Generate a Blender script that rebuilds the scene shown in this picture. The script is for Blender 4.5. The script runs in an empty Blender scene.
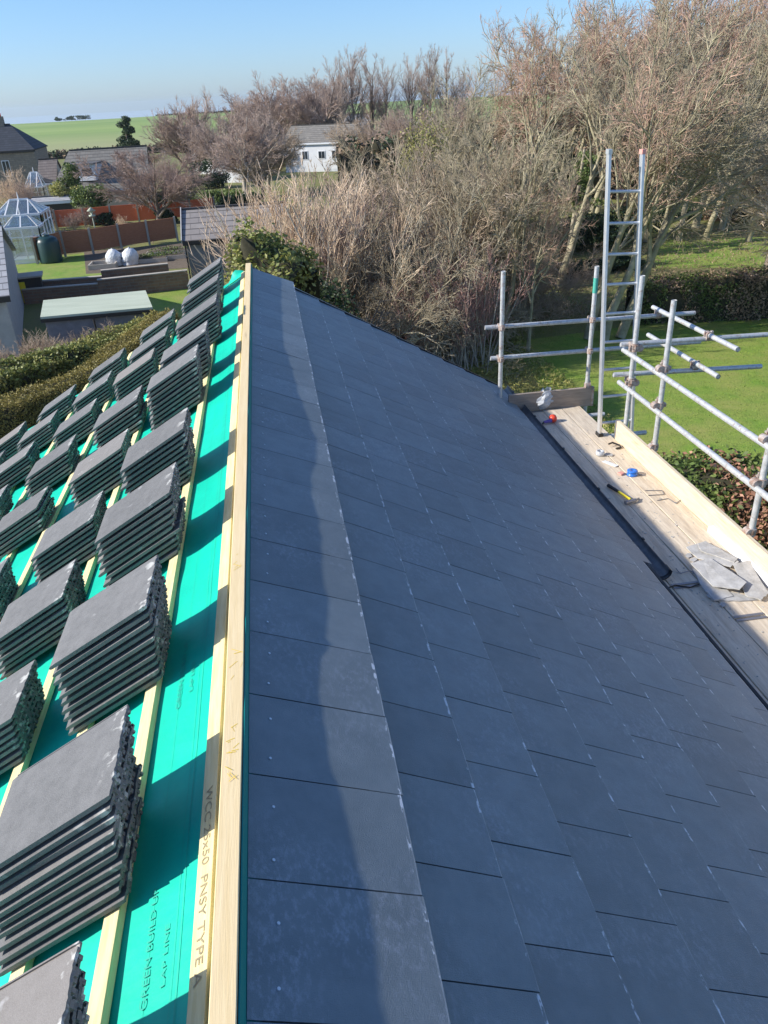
import bpy, bmesh, math, random
import numpy as np
from mathutils import Vector, Matrix
PI = math.pi
scene = bpy.context.scene
col = scene.collection
HE = 8.5                     # eye height above the garden
# ------------------------------------------------------------------ camera
RM = np.array([[0.9880485541609165, -0.11064765341682897, 0.10731799203242541],
               [-0.14715017863722543, -0.4697486471880658, 0.8704499028617412],
               [-0.045900757592386925, -0.8758386296906133, -0.4804162936392911]])
def ray(px, py): return RM @ np.array([px-384., py-512., 769.])
def G(px, py, z=0.0):        # survey helper: where a sight line meets height z
    w = ray(px, py); p = w*((z-HE)/w[2]); return Vector((p[0], p[1], z))
def A(px, py, Y):            # survey helper: where a sight line meets distance Y
    w = ray(px, py); p = w*(Y/w[1]); return Vector((p[0], p[1], p[2]+HE))
cd = bpy.data.cameras.new('camera'); cam = bpy.data.objects.new('camera', cd); col.objects.link(cam)
cam.matrix_world = Matrix(((RM[0][0], -RM[0][1], -RM[0][2], 0), (RM[1][0], -RM[1][1], -RM[1][2], 0),
                           (RM[2][0], -RM[2][1], -RM[2][2], HE), (0, 0, 0, 1)))
cd.sensor_fit = 'VERTICAL'; cd.sensor_height = 36; cd.lens = 769/1024*36
cd.clip_start = 0.05; cd.clip_end = 20000
scene.camera = cam
# ------------------------------------------------------------------ light
SL = Vector((math.cos(math.radians(29.05)), .025, -math.sin(math.radians(29.05)))).normalized()   # sun travel
elev = math.asin(-SL.z); to_sun = -SL
world = bpy.data.worlds.new('World'); scene.world = world; world.use_nodes = True
wn = world.node_tree; bg = wn.nodes['Background']
sky = wn.nodes.new('ShaderNodeTexSky'); sky.sky_type = 'NISHITA'; sky.sun_disc = False
sky.sun_elevation = elev; sky.sun_rotation = math.atan2(to_sun.x, to_sun.y)
sky.air_density = 1.0; sky.dust_density = 0.25; sky.ozone_density = 4.0
tcw = wn.nodes.new('ShaderNodeTexCoord'); spw = wn.nodes.new('ShaderNodeSeparateXYZ'); wn.links.new(tcw.outputs['Generated'], spw.inputs[0])
rw = wn.nodes.new('ShaderNodeValToRGB'); wn.links.new(spw.outputs[2], rw.inputs[0]); rw.color_ramp.elements[0].position = 0; rw.color_ramp.elements[0].color = (.50, .63, .94, 1); rw.color_ramp.elements[1].position = .30; rw.color_ramp.elements[1].color = (.74, .78, .90, 1)
e_ = rw.color_ramp.elements.new(.10); e_.color = (.57, .69, .88, 1)
mw = wn.nodes.new('ShaderNodeMix'); mw.data_type = 'RGBA'; mw.blend_type = 'MULTIPLY'; mw.inputs[0].default_value = 1; wn.links.new(sky.outputs[0], mw.inputs[6]); wn.links.new(rw.outputs[0], mw.inputs[7])
wn.links.new(mw.outputs[2], bg.inputs[0]); bg.inputs[1].default_value = 0.15
sd = bpy.data.lights.new('sun', 'SUN'); sd.energy = 4.9; sd.angle = math.radians(.55); sd.color = (1, .945, .86)
so = bpy.data.objects.new('sun', sd); col.objects.link(so)
so.rotation_euler = to_sun.to_track_quat('Z', 'Y').to_euler(); so.location = (-30, -5, 40)
scene.view_settings.view_transform = 'Standard'; scene.view_settings.look = 'None'
scene.view_settings.exposure = 0.45; scene.view_settings.gamma = 1
# ------------------------------------------------------------------ material helpers
def mat(name, c, rough=.8, c2=None, nscale=5, bump=0, bscale=None, metal=0, spec=.5, detail=6, obj_rand=0, stretch=None, lo=.35, hi=.65, extra=None, bdist=.01):
    m = bpy.data.materials.new(name); m.use_nodes = True; nt = m.node_tree; N = nt.nodes; L = nt.links
    b = N['Principled BSDF']; b.inputs['Roughness'].default_value = rough; b.inputs['Metallic'].default_value = metal
    b.inputs['Specular IOR Level'].default_value = spec
    tc = N.new('ShaderNodeTexCoord'); mp = N.new('ShaderNodeMapping'); L.new(tc.outputs['Object'], mp.inputs[0])
    if stretch: mp.inputs['Scale'].default_value = stretch
    cur = None
    if c2 is not None:
        no = N.new('ShaderNodeTexNoise'); no.inputs['Scale'].default_value = nscale; no.inputs['Detail'].default_value = detail; no.inputs['Roughness'].default_value = .65
        L.new(mp.outputs[0], no.inputs['Vector'])
        r = N.new('ShaderNodeValToRGB'); r.color_ramp.elements[0].position = lo; r.color_ramp.elements[1].position = hi
        r.color_ramp.elements[0].color = (*c, 1); r.color_ramp.elements[1].color = (*c2, 1)
        L.new(no.outputs[0], r.inputs[0]); cur = r.outputs[0]
    else:
        rg = N.new('ShaderNodeRGB'); rg.outputs[0].default_value = (*c, 1); cur = rg.outputs[0]
    if extra: cur = extra(nt, mp, cur, b)
    if obj_rand:
        oi = N.new('ShaderNodeObjectInfo'); mr = N.new('ShaderNodeMapRange'); mr.inputs[3].default_value = 1-obj_rand; mr.inputs[4].default_value = 1+obj_rand
        L.new(oi.outputs['Random'], mr.inputs[0])
        mx = N.new('ShaderNodeVectorMath'); mx.operation = 'SCALE'; L.new(cur, mx.inputs[0]); L.new(mr.outputs[0], mx.inputs['Scale']); cur = mx.outputs[0]
    L.new(cur, b.inputs['Base Color'])
    if bump:
        n2 = N.new('ShaderNodeTexNoise'); n2.inputs['Scale'].default_value = bscale or nscale*3; n2.inputs['Detail'].default_value = 5
        L.new(mp.outputs[0], n2.inputs['Vector'])
        bp = N.new('ShaderNodeBump'); bp.inputs['Strength'].default_value = bump; bp.inputs['Distance'].default_value = bdist
        L.new(n2.outputs[0], bp.inputs['Height']); L.new(bp.outputs[0], b.inputs['Normal'])
    return m
def mixc(nt, fac, a, b_, blend='MIX'):
    mx = nt.nodes.new('ShaderNodeMix'); mx.data_type = 'RGBA'; mx.blend_type = blend
    if isinstance(fac, (int, float)): mx.inputs[0].default_value = fac
    else: nt.links.new(fac, mx.inputs[0])
    for s, v in ((6, a), (7, b_)):
        if isinstance(v, tuple): mx.inputs[s].default_value = (*v, 1)
        else: nt.links.new(v, mx.inputs[s])
    return mx.outputs[2]
def noise(nt, vec, scale, detail=4, rough=.6, lo=None, hi=None, out0=0, out1=1):
    n = nt.nodes.new('ShaderNodeTexNoise'); n.inputs['Scale'].default_value = scale; n.inputs['Detail'].default_value = detail; n.inputs['Roughness'].default_value = rough
    if vec is not None: nt.links.new(vec, n.inputs['Vector'])
    if lo is None: return n.outputs[0]
    m = nt.nodes.new('ShaderNodeMapRange'); m.inputs[1].default_value = lo; m.inputs[2].default_value = hi; m.inputs[3].default_value = out0; m.inputs[4].default_value = out1
    nt.links.new(n.outputs[0], m.inputs[0]); return m.outputs[0]
def math_(nt, op, a, b_=0.):
    n = nt.nodes.new('ShaderNodeMath'); n.operation = op; n.use_clamp = False
    for i, v in enumerate((a, b_)):
        if isinstance(v, (int, float)): n.inputs[i].default_value = v
        else: nt.links.new(v, n.inputs[i])
    return n.outputs[0]
# ------------------------------------------------------------------ object helpers
def setp(o, label=None, cat=None, group=None, kind=None):
    if label: o['label'] = label
    if cat: o['category'] = cat
    if group: o['group'] = group
    if kind: o['kind'] = kind
    elif label: o['kind'] = 'thing'
    return o
def empty(name, loc, label, cat, group=None, rz=0):
    o = bpy.data.objects.new(name, None); col.objects.link(o); o.location = loc; o.rotation_euler = (0, 0, rz); o.empty_display_size = .2
    return setp(o, label, cat, group)
class MB:                     # collects shapes in WORLD space, becomes ONE mesh object
    def __init__(s): s.v = []; s.f = []; s.n = 0; s.smooth = []
    def add(s, v, f, smooth=False):
        v = [tuple(p) for p in v]; s.v += v; s.f += [tuple(i+s.n for i in q) for q in f]; s.smooth += [smooth]*len(f); s.n += len(v); return s
    def box(s, c, d, rz=0, M=None):
        hx, hy, hz = d[0]/2, d[1]/2, d[2]/2
        P = [(-hx, -hy, -hz), (hx, -hy, -hz), (hx, hy, -hz), (-hx, hy, -hz), (-hx, -hy, hz), (hx, -hy, hz), (hx, hy, hz), (-hx, hy, hz)]
        F = [(0, 3, 2, 1), (4, 5, 6, 7), (0, 1, 5, 4), (1, 2, 6, 5), (2, 3, 7, 6), (3, 0, 4, 7)]
        R = M if M is not None else Matrix.Rotation(rz, 3, 'Z')
        return s.add([R @ Vector(p)+Vector(c) for p in P], F)
    def bar(s, a, b, w, h, up=(0, 0, 1)):
        a = Vector(a); b = Vector(b); d = (b-a); L = d.length; d.normalize(); u = Vector(up); x = d.cross(u).normalized(); z = x.cross(d)
        M = Matrix((x, d, z)).transposed()
        return s.box((a+b)/2, (w, L, h), M=M)
    def tube(s, a, b, r, r2=None, n=10, caps=True):
        a = Vector(a); b = Vector(b); r2 = r if r2 is None else r2; d = (b-a).normalized()
        t = Vector((0, 0, 1)) if abs(d.z) < .9 else Vector((1, 0, 0)); x = d.cross(t).normalized(); y = d.cross(x)
        V = []; F = []
        for k in range(n): 
            an = 2*PI*k/n; o = x*math.cos(an)+y*math.sin(an); V += [a+o*r, b+o*r2]
        for k in range(n): j = (k+1) % n; F.append((2*k, 2*k+1, 2*j+1, 2*j))
        s.add(V, F, True)
        if caps: s.add([V[2*k] for k in range(n)], [tuple(range(n))]); s.add([V[2*k+1] for k in range(n)], [tuple(reversed(range(n)))])
        return s
    def path(s, pts, r, n=6):
        for a, b in zip(pts, pts[1:]): s.tube(a, b, r, n=n)
        return s
    def quad(s, a, b, c, d): return s.add([a, b, c, d], [(0, 1, 2, 3)])
    def prism(s, poly, vec):   # extrude polygon along vec
        n = len(poly); P = [Vector(p) for p in poly]; Q = [p+Vector(vec) for p in P]
        return s.add(P+Q, [tuple(range(n))[::-1], tuple(range(n, 2*n))]+[(i, (i+1) % n, n+(i+1) % n, n+i) for i in range(n)])
    def lathe(s, c, prof, n=20):
        V = []; F = []
        for r, z in prof:
            for k in range(n): V.append((c[0]+r*math.cos(2*PI*k/n), c[1]+r*math.sin(2*PI*k/n), c[2]+z))
        for i in range(len(prof)-1):
            for k in range(n): j = (k+1) % n; F.append((i*n+k, i*n+j, (i+1)*n+j, (i+1)*n+k))
        return s.add(V, F, True)
    def build(s, name, m, parent=None, bevel=0, **kw):
        me = bpy.data.meshes.new(name); me.from_pydata(s.v, [], s.f); me.update()
        me.polygons.foreach_set('use_smooth', s.smooth)
        bm = bmesh.new(); bm.from_mesh(me); bmesh.ops.recalc_face_normals(bm, faces=bm.faces); bm.to_mesh(me); bm.free()
        me.materials.append(m); o = bpy.data.objects.new(name, me); col.objects.link(o)
        if parent is not None:
            o.parent = parent; o.matrix_parent_inverse = pinv(parent)
        if bevel: b = o.modifiers.new('bevel', 'BEVEL'); b.width = bevel; b.segments = 2; b.limit_method = 'ANGLE'
        return setp(o, **kw)
def wmat(o):
    m = o.matrix_basis.copy()
    if o.parent: m = wmat(o.parent) @ o.matrix_parent_inverse @ m
    return m
def pinv(p): return wmat(p).inverted()
def raw(name, V, F4, m, parent=None, smooth=False, attr=None, **kw):      # numpy arrays, quads
    me = bpy.data.meshes.new(name); V = np.asarray(V, np.float32); F4 = np.asarray(F4, np.int32); k = F4.shape[1]
    me.vertices.add(len(V)); me.vertices.foreach_set('co', V.ravel())
    me.loops.add(F4.size); me.loops.foreach_set('vertex_index', F4.ravel())
    me.polygons.add(len(F4)); me.polygons.foreach_set('loop_start', np.arange(0, F4.size, k, dtype=np.int32))
    me.update(calc_edges=True)
    if smooth: me.polygons.foreach_set('use_smooth', np.ones(len(F4), bool))
    if attr is not None:
        a = me.attributes.new('rnd', 'FLOAT', 'FACE'); a.data.foreach_set('value', np.asarray(attr, np.float32))
    me.materials.append(m); o = bpy.data.objects.new(name, me); col.objects.link(o)
    if parent is not None: o.parent = parent; o.matrix_parent_inverse = pinv(parent)
    return setp(o, **kw)
def ordn(k): return ['first', 'second', 'third', 'fourth', 'fifth', 'sixth', 'seventh', 'eighth', 'ninth', 'tenth', 'eleventh', 'twelfth'][k]
# ------------------------------------------------------------------ materials
def slate_extra(nt, mp, cur, b):
    at = nt.nodes.new('ShaderNodeAttribute'); at.attribute_name = 'rnd'
    uv = nt.nodes.new('ShaderNodeUVMap'); uv.uv_map = 'tile'
    s = nt.nodes.new('ShaderNodeMapRange'); s.inputs[3].default_value = .90; s.inputs[4].default_value = 1.10; nt.links.new(at.outputs['Fac'], s.inputs[0])
    sc = nt.nodes.new('ShaderNodeVectorMath'); sc.operation = 'SCALE'; nt.links.new(cur, sc.inputs[0]); nt.links.new(s.outputs[0], sc.inputs['Scale'])
    # chalky rub marks in patches, streaked
    patch = noise(nt, mp.outputs[0], 2.3, 3, .6, .44, .66)
    st = nt.nodes.new('ShaderNodeMapping'); st.inputs['Scale'].default_value = (1, .6, 1); st.inputs['Rotation'].default_value = (0, 0, .5); nt.links.new(mp.outputs[0], st.inputs[0])
    fine = noise(nt, st.outputs[0], 55, 5, .75, .48, .75)
    m1 = math_(nt, 'MULTIPLY', patch, fine); m1 = math_(nt, 'MULTIPLY', m1, .85)
    c = mixc(nt, m1, sc.outputs[0], (.36, .39, .44))
    # chipped pale arrises along the lower edge
    sx = nt.nodes.new('ShaderNodeSeparateXYZ'); nt.links.new(uv.outputs[0], sx.inputs[0])
    edge = nt.nodes.new('ShaderNodeMapRange'); edge.inputs[1].default_value = .966; edge.inputs[2].default_value = .976; nt.links.new(sx.outputs[1], edge.inputs[0])
    stc = nt.nodes.new('ShaderNodeMapping'); stc.inputs['Scale'].default_value = (1, .45, 1); nt.links.new(mp.outputs[0], stc.inputs[0]); ch = noise(nt, stc.outputs[0], 42, 3, .6, .555, .60)
    m2 = math_(nt, 'MULTIPLY', edge.outputs[0], ch)
    thin = nt.nodes.new('ShaderNodeMapRange'); thin.inputs[1].default_value = .984; thin.inputs[2].default_value = .992; nt.links.new(sx.outputs[1], thin.inputs[0])
    ar = noise(nt, mp.outputs[0], 9, 4, .7, .30, .75); c = mixc(nt, math_(nt, 'MULTIPLY', math_(nt, 'MULTIPLY', thin.outputs[0], ar), 1.0), c, (.46, .49, .51))
    return mixc(nt, m2, c, (.66, .69, .72))
M = {}
M['slate'] = mat('dark slate', (.172, .206, .220), .46, (.212, .248, .262), 9, bump=.75, bscale=330, extra=slate_extra, spec=.55, bdist=.0022)
def tile_extra(nt, mp, cur, b):
    sp = noise(nt, mp.outputs[0], 420, 2, .7, .42, .62); c = mixc(nt, math_(nt, 'MULTIPLY', sp, .35), cur, (.32, .315, .305))
    oi = nt.nodes.new('ShaderNodeObjectInfo'); rr_ = nt.nodes.new('ShaderNodeMapRange'); rr_.inputs[1].default_value = .80; rr_.inputs[2].default_value = .95; nt.links.new(oi.outputs['Random'], rr_.inputs[0]); c = mixc(nt, math_(nt, 'MULTIPLY', rr_.outputs[0], .4), c, (.24, .205, .175))
    sp_ = nt.nodes.new('ShaderNodeSeparateXYZ'); nt.links.new(mp.outputs[0], sp_.inputs[0]); hm_ = nt.nodes.new('ShaderNodeMapRange'); hm_.inputs[1].default_value = .055; hm_.inputs[2].default_value = .02; nt.links.new(sp_.outputs[0], hm_.inputs[0])
    cv = nt.nodes.new('ShaderNodeVectorMath'); cv.operation = 'ADD'; nt.links.new(mp.outputs[0], cv.inputs[0]); cb_ = nt.nodes.new('ShaderNodeCombineXYZ'); nt.links.new(math_(nt, 'MULTIPLY', oi.outputs['Random'], 37.), cb_.inputs[1]); nt.links.new(cb_.outputs[0], cv.inputs[1])
    pm = noise(nt, cv.outputs[0], 17, 3, .6, .56, .62); c = mixc(nt, math_(nt, 'MULTIPLY', math_(nt, 'MULTIPLY', pm, hm_.outputs[0]), .7), c, (.55, .55, .52))
    w = noise(nt, cv.outputs[0], 14, 3, .5, .68, .74); return mixc(nt, math_(nt, 'MULTIPLY', w, .35), c, (.5, .5, .5))
M['tile'] = mat('grey concrete tile', (.108, .110, .112), .9, (.155, .156, .157), 22, bump=.35, bscale=260, obj_rand=.14, extra=tile_extra, bdist=.003)
def memb_extra(nt, mp, cur, b):
    d = noise(nt, mp.outputs[0], 5, 5, .7, .50, .78); cur = mixc(nt, math_(nt, 'MULTIPLY', d, .35), cur, (.10, .42, .34))
    d2 = noise(nt, mp.outputs[0], 60, 2, .6, .68, .74); cur = mixc(nt, math_(nt, 'MULTIPLY', d2, .5), cur, (.25, .45, .38))
    b.inputs['Sheen Weight'].default_value = 0
    return cur
M['membrane'] = mat('teal roofing membrane', (.0, .47, .335), .55, (.0, .57, .40), 3, bump=.5, bscale=7, spec=.35, bdist=.012)
M['membrane_shaded'] = mat('shaded teal membrane edge', (.0, .22, .20), .6)  # same teal membrane, with the shade beside the ridge board put into its colour
M['batten'] = mat('treated batten wood', (.66, .55, .27), .75, (.78, .69, .40), 6, bump=.15, bscale=30, stretch=(12, 1, 12), obj_rand=.06)
def board_extra(nt, mp, cur, b):
    k = noise(nt, mp.outputs[0], 2.2, 2, .5, .66, .74); return mixc(nt, math_(nt, 'MULTIPLY', k, .5), cur, (.22, .13, .06))
M['ridgewood'] = mat('tan ridge timber', (.78, .60, .32), .75, (.86, .69, .41), 5, bump=.1, bscale=25, stretch=(14, .6, 14), extra=board_extra)
M['ink'] = mat('print ink', (.22, .19, .12), .8, (.45, .38, .22), 90)
M['mark'] = mat('membrane print', (.03, .38, .29), .7, (.02, .47, .34), 70)
M['crayon'] = mat('yellow crayon', (.80, .58, .05), .7)
M['nail'] = mat('bright nail', (.62, .66, .70), .35, metal=.4)
M['blackpvc'] = mat('black plastic', (.018, .018, .02), .32)
M['gutter'] = mat('dark grey gutter', (.07, .073, .08), .35, (.13, .135, .14), 14)
def deck_extra(nt, mp, cur, b):
    k = noise(nt, mp.outputs[0], 3.0, 4, .65, .48, .68); c = mixc(nt, math_(nt, 'MULTIPLY', k, .45), cur, (.36, .27, .19))
    g = noise(nt, mp.outputs[0], 38, 3, .6, .62, .70); return mixc(nt, math_(nt, 'MULTIPLY', g, .4), c, (.25, .2, .15))
M['deck'] = mat('weathered scaffold board', (.60, .50, .37), .85, (.74, .64, .50), 7, bump=.25, bscale=30, stretch=(9, .8, 9), extra=deck_extra, obj_rand=.05)
M['toe'] = mat('pale toe board', (.62, .50, .33), .8, (.74, .63, .45), 6, bump=.2, bscale=30, stretch=(9, .8, 9), extra=board_extra)
M['greyboard'] = mat('grey weathered board', (.27, .22, .17), .9, (.38, .31, .25), 6, bump=.3, bscale=25, stretch=(.9, 9, 9), extra=deck_extra)
def galv_extra(nt, mp, cur, b):
    a = noise(nt, mp.outputs[0], 7, 4, .7, .56, .66); c = mixc(nt, math_(nt, 'MULTIPLY', a, .6), cur, (.38, .26, .18)); q = noise(nt, mp.outputs[0], 22, 3, .6, .64, .68); return mixc(nt, math_(nt, 'MULTIPLY', q, .8), c, (.75, .73, .70))
M['galv'] = mat('galvanised tube', (.50, .51, .50), .42, (.68, .69, .68), 9, metal=.35, stretch=(3, 3, 3), bump=.12, bscale=60, extra=galv_extra)
M['rust'] = mat('galvanised and rusty fitting', (.34, .20, .14), .6, (.56, .52, .48), 26, metal=.4, bump=.3, bscale=80)
M['ali'] = mat('aluminium ladder', (.62, .63, .63), .38, (.72, .73, .73), 12, metal=.6)
M['render_'] = mat('grey render wall', (.42, .41, .40), .9, (.50, .49, .47), 3, bump=.2, bscale=90)
def brick(name, c1, c2, mortar, sx=1.0, wx='XZ'):
    m = bpy.data.materials.new(name); m.use_nodes = True; nt = m.node_tree; b = nt.nodes['Principled BSDF']; b.inputs['Roughness'].default_value = .9
    tc = nt.nodes.new('ShaderNodeTexCoord'); sp = nt.nodes.new('ShaderNodeSeparateXYZ'); nt.links.new(tc.outputs['Object'], sp.inputs[0])
    cb = nt.nodes.new('ShaderNodeCombineXYZ'); ad = math_(nt, 'ADD', sp.outputs[0], sp.outputs[1]); nt.links.new(ad, cb.inputs[0]); nt.links.new(sp.outputs[2], cb.inputs[1])
    br = nt.nodes.new('ShaderNodeTexBrick'); br.inputs['Scale'].default_value = sx; br.inputs['Color1'].default_value = (*c1, 1); br.inputs['Color2'].default_value = (*c2, 1); br.inputs['Mortar'].default_value = (*mortar, 1)
    br.inputs['Brick Width'].default_value = .45; br.inputs['Row Height'].default_value = .15; br.inputs['Mortar Size'].default_value = .015
    nt.links.new(cb.outputs[0], br.inputs[0]); nz = noise(nt, tc.outputs['Object'], 4, 4, .6, .3, .7)
    nt.links.new(mixc(nt, math_(nt, 'MULTIPLY', nz, .4), br.outputs[0], (.12, .09, .07)), b.inputs['Base Color']); return m
M['brick'] = brick('brown brick', (.26, .15, .10), (.33, .20, .13), (.28, .24, .2))
M['stonewall'] = brick('sandstone block wall', (.27, .23, .18), (.33, .28, .22), (.22, .2, .17), .8)
M['coping'] = mat('pale coping', (.42, .38, .32), .9, (.5, .45, .38), 6)
def rooft(name, c1, c2, sc, row=None):
    row = row or sc
    m = bpy.data.materials.new(name); m.use_nodes = True; nt = m.node_tree; b = nt.nodes['Principled BSDF']; b.inputs['Roughness'].default_value = .8
    uv = nt.nodes.new('ShaderNodeTexCoord'); br = nt.nodes.new('ShaderNodeTexBrick'); br.inputs['Scale'].default_value = 1
    br.inputs['Brick Width'].default_value = sc; br.inputs['Row Height'].default_value = row; br.inputs['Mortar Size'].default_value = sc*.02
    br.inputs['Color1'].default_value = (*c1, 1); br.inputs['Color2'].default_value = (*c2, 1); br.inputs['Mortar'].default_value = tuple(x*.6 for x in c1)+(1,)
    nt.links.new(uv.outputs['UV'], br.inputs[0])
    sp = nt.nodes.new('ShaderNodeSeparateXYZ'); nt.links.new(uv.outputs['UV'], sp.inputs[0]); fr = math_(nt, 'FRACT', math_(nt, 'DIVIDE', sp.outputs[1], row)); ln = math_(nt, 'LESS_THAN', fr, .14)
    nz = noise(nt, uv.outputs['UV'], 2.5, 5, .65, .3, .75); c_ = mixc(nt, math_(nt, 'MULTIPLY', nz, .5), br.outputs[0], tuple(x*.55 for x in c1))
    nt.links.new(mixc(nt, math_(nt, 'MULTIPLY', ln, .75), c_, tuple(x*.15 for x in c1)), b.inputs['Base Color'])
    bp = nt.nodes.new('ShaderNodeBump'); bp.inputs['Strength'].default_value = .6; bp.inputs['Distance'].default_value = .05; nt.links.new(fr, bp.inputs['Height']); nt.links.new(bp.outputs[0], b.inputs['Normal'])
    return m
M['roofgrey'] = rooft('grey brown roof tiles', (.30, .27, .25), (.36, .33, .30), .9, .62)
M['rooflight'] = rooft('pale grey roof tiles', (.42, .42, .43), (.50, .50, .50), .8, .5)
M['roofbung'] = rooft('weathered grey roof tiles', (.22, .205, .18), (.28, .26, .225), .45)
M['roofdark'] = rooft('dark slate roof', (.035, .045, .062), (.05, .06, .08), .4)
M['roofbrown'] = rooft('brown roof tiles', (.20, .165, .145), (.24, .20, .18), .4)
M['white'] = mat('white upvc', (.78, .79, .80), .4)
M['cream'] = mat('cream render', (.62, .52, .38), .9, (.68, .58, .44), 3)
M['whitewall'] = mat('white render', (.74, .75, .76), .9, (.80, .81, .82), 2)
M['felt'] = mat('pale green mineral felt', (.42, .47, .36), .95, (.50, .55, .43), 1.2, stretch=(.4, 2, 1))
M['shedwall'] = mat('grey concrete shed wall', (.17, .18, .20), .9, (.23, .24, .26), 4)
M['panelwood'] = mat('brown fence panel', (.32, .13, .065), .85, (.42, .19, .10), 5, stretch=(1, 1, 9))
M['panelred'] = mat('orange red fence panel', (.68, .15, .06), .8, (.78, .21, .09), 5, stretch=(1, 1, 9))
M['post'] = mat('concrete post', (.36, .33, .28), .9)
M['darktank'] = mat('dark green plastic', (.012, .045, .045), .4)
M['darkbox'] = mat('dark stain timber', (.045, .04, .035), .8)
M['soil'] = mat('garden soil', (.10, .075, .05), .95, (.17, .13, .09), 4, bump=.5, bscale=12)
M['poly'] = mat('milky polythene', (.62, .65, .66), .35, (.85, .86, .87), 6, bump=.8, bscale=7, bdist=.06)
def glassm(name, c, a=.35):
    m = bpy.data.materials.new(name); m.use_nodes = True; nt = m.node_tree; out = nt.nodes['Material Output']
    g = nt.nodes.new('ShaderNodeBsdfGlossy'); g.inputs[0].default_value = (.9, .95, 1, 1); g.inputs[1].default_value = .05
    t = nt.nodes.new('ShaderNodeBsdfTransparent'); t.inputs[0].default_value = (*c, 1)
    mx = nt.nodes.new('ShaderNodeMixShader'); mx.inputs[0].default_value = a; nt.links.new(t.outputs[0], mx.inputs[1]); nt.links.new(g.outputs[0], mx.inputs[2]); nt.links.new(mx.outputs[0], out.inputs[0]); return m
M['glass'] = glassm('conservatory glass', (.75, .82, .85)); M['winglass'] = mat('dark window glass', (.03, .04, .05), .08, spec=.8)
M['bag'] = mat('clear plastic bag', (.72, .75, .78), .3, bump=.5, bscale=40); M['bag'].node_tree.nodes['Principled BSDF'].inputs['Transmission Weight'].default_value = .35
for k, c, r in (('red', (.75, .07, .03), .4), ('purple', (.12, .08, .35), .4), ('blue', (.03, .17, .62), .35), ('yellow', (.85, .68, .03), .4), ('black', (.02, .02, .02), .5), ('steel', (.28, .28, .30), .35), ('paper', (.75, .77, .80), .7), ('pink', (.75, .35, .28), .6)):
    M[k] = mat(k+' item', c, r, metal=.6 if k == 'steel' else 0)
M['offcut'] = mat('chalky slate offcut', (.36, .35, .33), .85, (.52, .51, .49), 12, bump=.3, bscale=60)
def barkm(name, a, b_, sc=12): return mat(name, a, .9, b_, sc, bump=.5, bscale=sc*3, bdist=.02)
M['bark'] = barkm('lichened bark', (.26, .225, .15), (.44, .385, .28), 3)
M['barkgreen'] = barkm('mossy green bark', (.25, .22, .12), (.45, .40, .27), 2.5)
M['barkpale'] = barkm('pale bark', (.38, .33, .26), (.52, .46, .37), 8)
M['barkdark'] = barkm('dark bark', (.13, .10, .08), (.24, .19, .15), 4)
def twigm(name, a, b_): return mat(name, a, .85, b_, 1.2, lo=.4, hi=.6)
M['twigbrown'] = twigm('brown twigs', (.35, .26, .18), (.53, .42, .31))
M['twigred'] = twigm('reddish twigs', (.40, .245, .17), (.58, .40, .30))
M['twiggreen'] = twigm('olive twigs', (.31, .255, .165), (.47, .40, .28))
M['twigpale'] = twigm('pale straw twigs', (.62, .46, .31), (.80, .63, .46))
M['twigpurple'] = twigm('purple red stems', (.42, .22, .19), (.56, .36, .30))
M['twigfar'] = twigm('far grey brown twigs', (.38, .28, .23), (.56, .44, .36))
def leafm(name, a, b_, sc=2.0, tr=.25):
    m = mat(name, a, .6, b_, sc, lo=.38, hi=.62); nt = m.node_tree; b = nt.nodes['Principled BSDF']
    at = nt.nodes.new('ShaderNodeAttribute'); at.attribute_name = 'rnd'; mr = nt.nodes.new('ShaderNodeMapRange'); mr.inputs[3].default_value = .6; mr.inputs[4].default_value = 1.45; nt.links.new(at.outputs['Fac'], mr.inputs[0])
    src = b.inputs['Base Color'].links[0].from_socket; sc_ = nt.nodes.new('ShaderNodeVectorMath'); sc_.operation = 'SCALE'; nt.links.new(src, sc_.inputs[0]); nt.links.new(mr.outputs[0], sc_.inputs['Scale'])
    nt.links.new(sc_.outputs[0], b.inputs['Base Color'])
    t = nt.nodes.new('ShaderNodeBsdfTranslucent'); nt.links.new(sc_.outputs[0], t.inputs[0]); mx = nt.nodes.new('ShaderNodeMixShader'); mx.inputs[0].default_value = tr
    nt.links.new(b.outputs[0], mx.inputs[1]); nt.links.new(t.outputs[0], mx.inputs[2]); nt.links.new(mx.outputs[0], nt.nodes['Material Output'].inputs[0]); return m
M['leafdark'] = leafm('dark evergreen leaves', (.022, .045, .018), (.05, .085, .03))
M['leafmid'] = leafm('mid green leaves', (.09, .14, .03), (.18, .23, .06))
M['leafyellow'] = leafm('yellow green leaves', (.24, .25, .06), (.42, .39, .13))
M['leafhedge'] = leafm('hedge leaves', (.14, .17, .04), (.27, .29, .08))
M['conifer'] = leafm('clipped conifer foliage', (.20, .17, .04), (.34, .28, .08))
M['leafred'] = leafm('red young leaves', (.34, .15, .09), (.46, .26, .17))
M['leafbrown'] = leafm('brown dead leaves', (.28, .19, .12), (.40, .29, .19))
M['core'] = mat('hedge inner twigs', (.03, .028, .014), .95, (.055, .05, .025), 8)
def grassm(name, a, b_, c, s1=.35):
    def ex(nt, mp, cur, b):
        n1 = noise(nt, mp.outputs[0], s1, 4, .6, .35, .7); k = mixc(nt, n1, cur, c)
        n2 = noise(nt, mp.outputs[0], 14, 4, .7, .4, .7, 0, .35); return mixc(nt, n2, k, tuple(x*.45 for x in a))
    return mat(name, a, .9, b_, 3, bump=.6, bscale=25, extra=ex, bdist=.04)
M['grass'] = grassm('rough grass', (.15, .19, .035), (.23, .24, .06), (.20, .17, .07))
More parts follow.
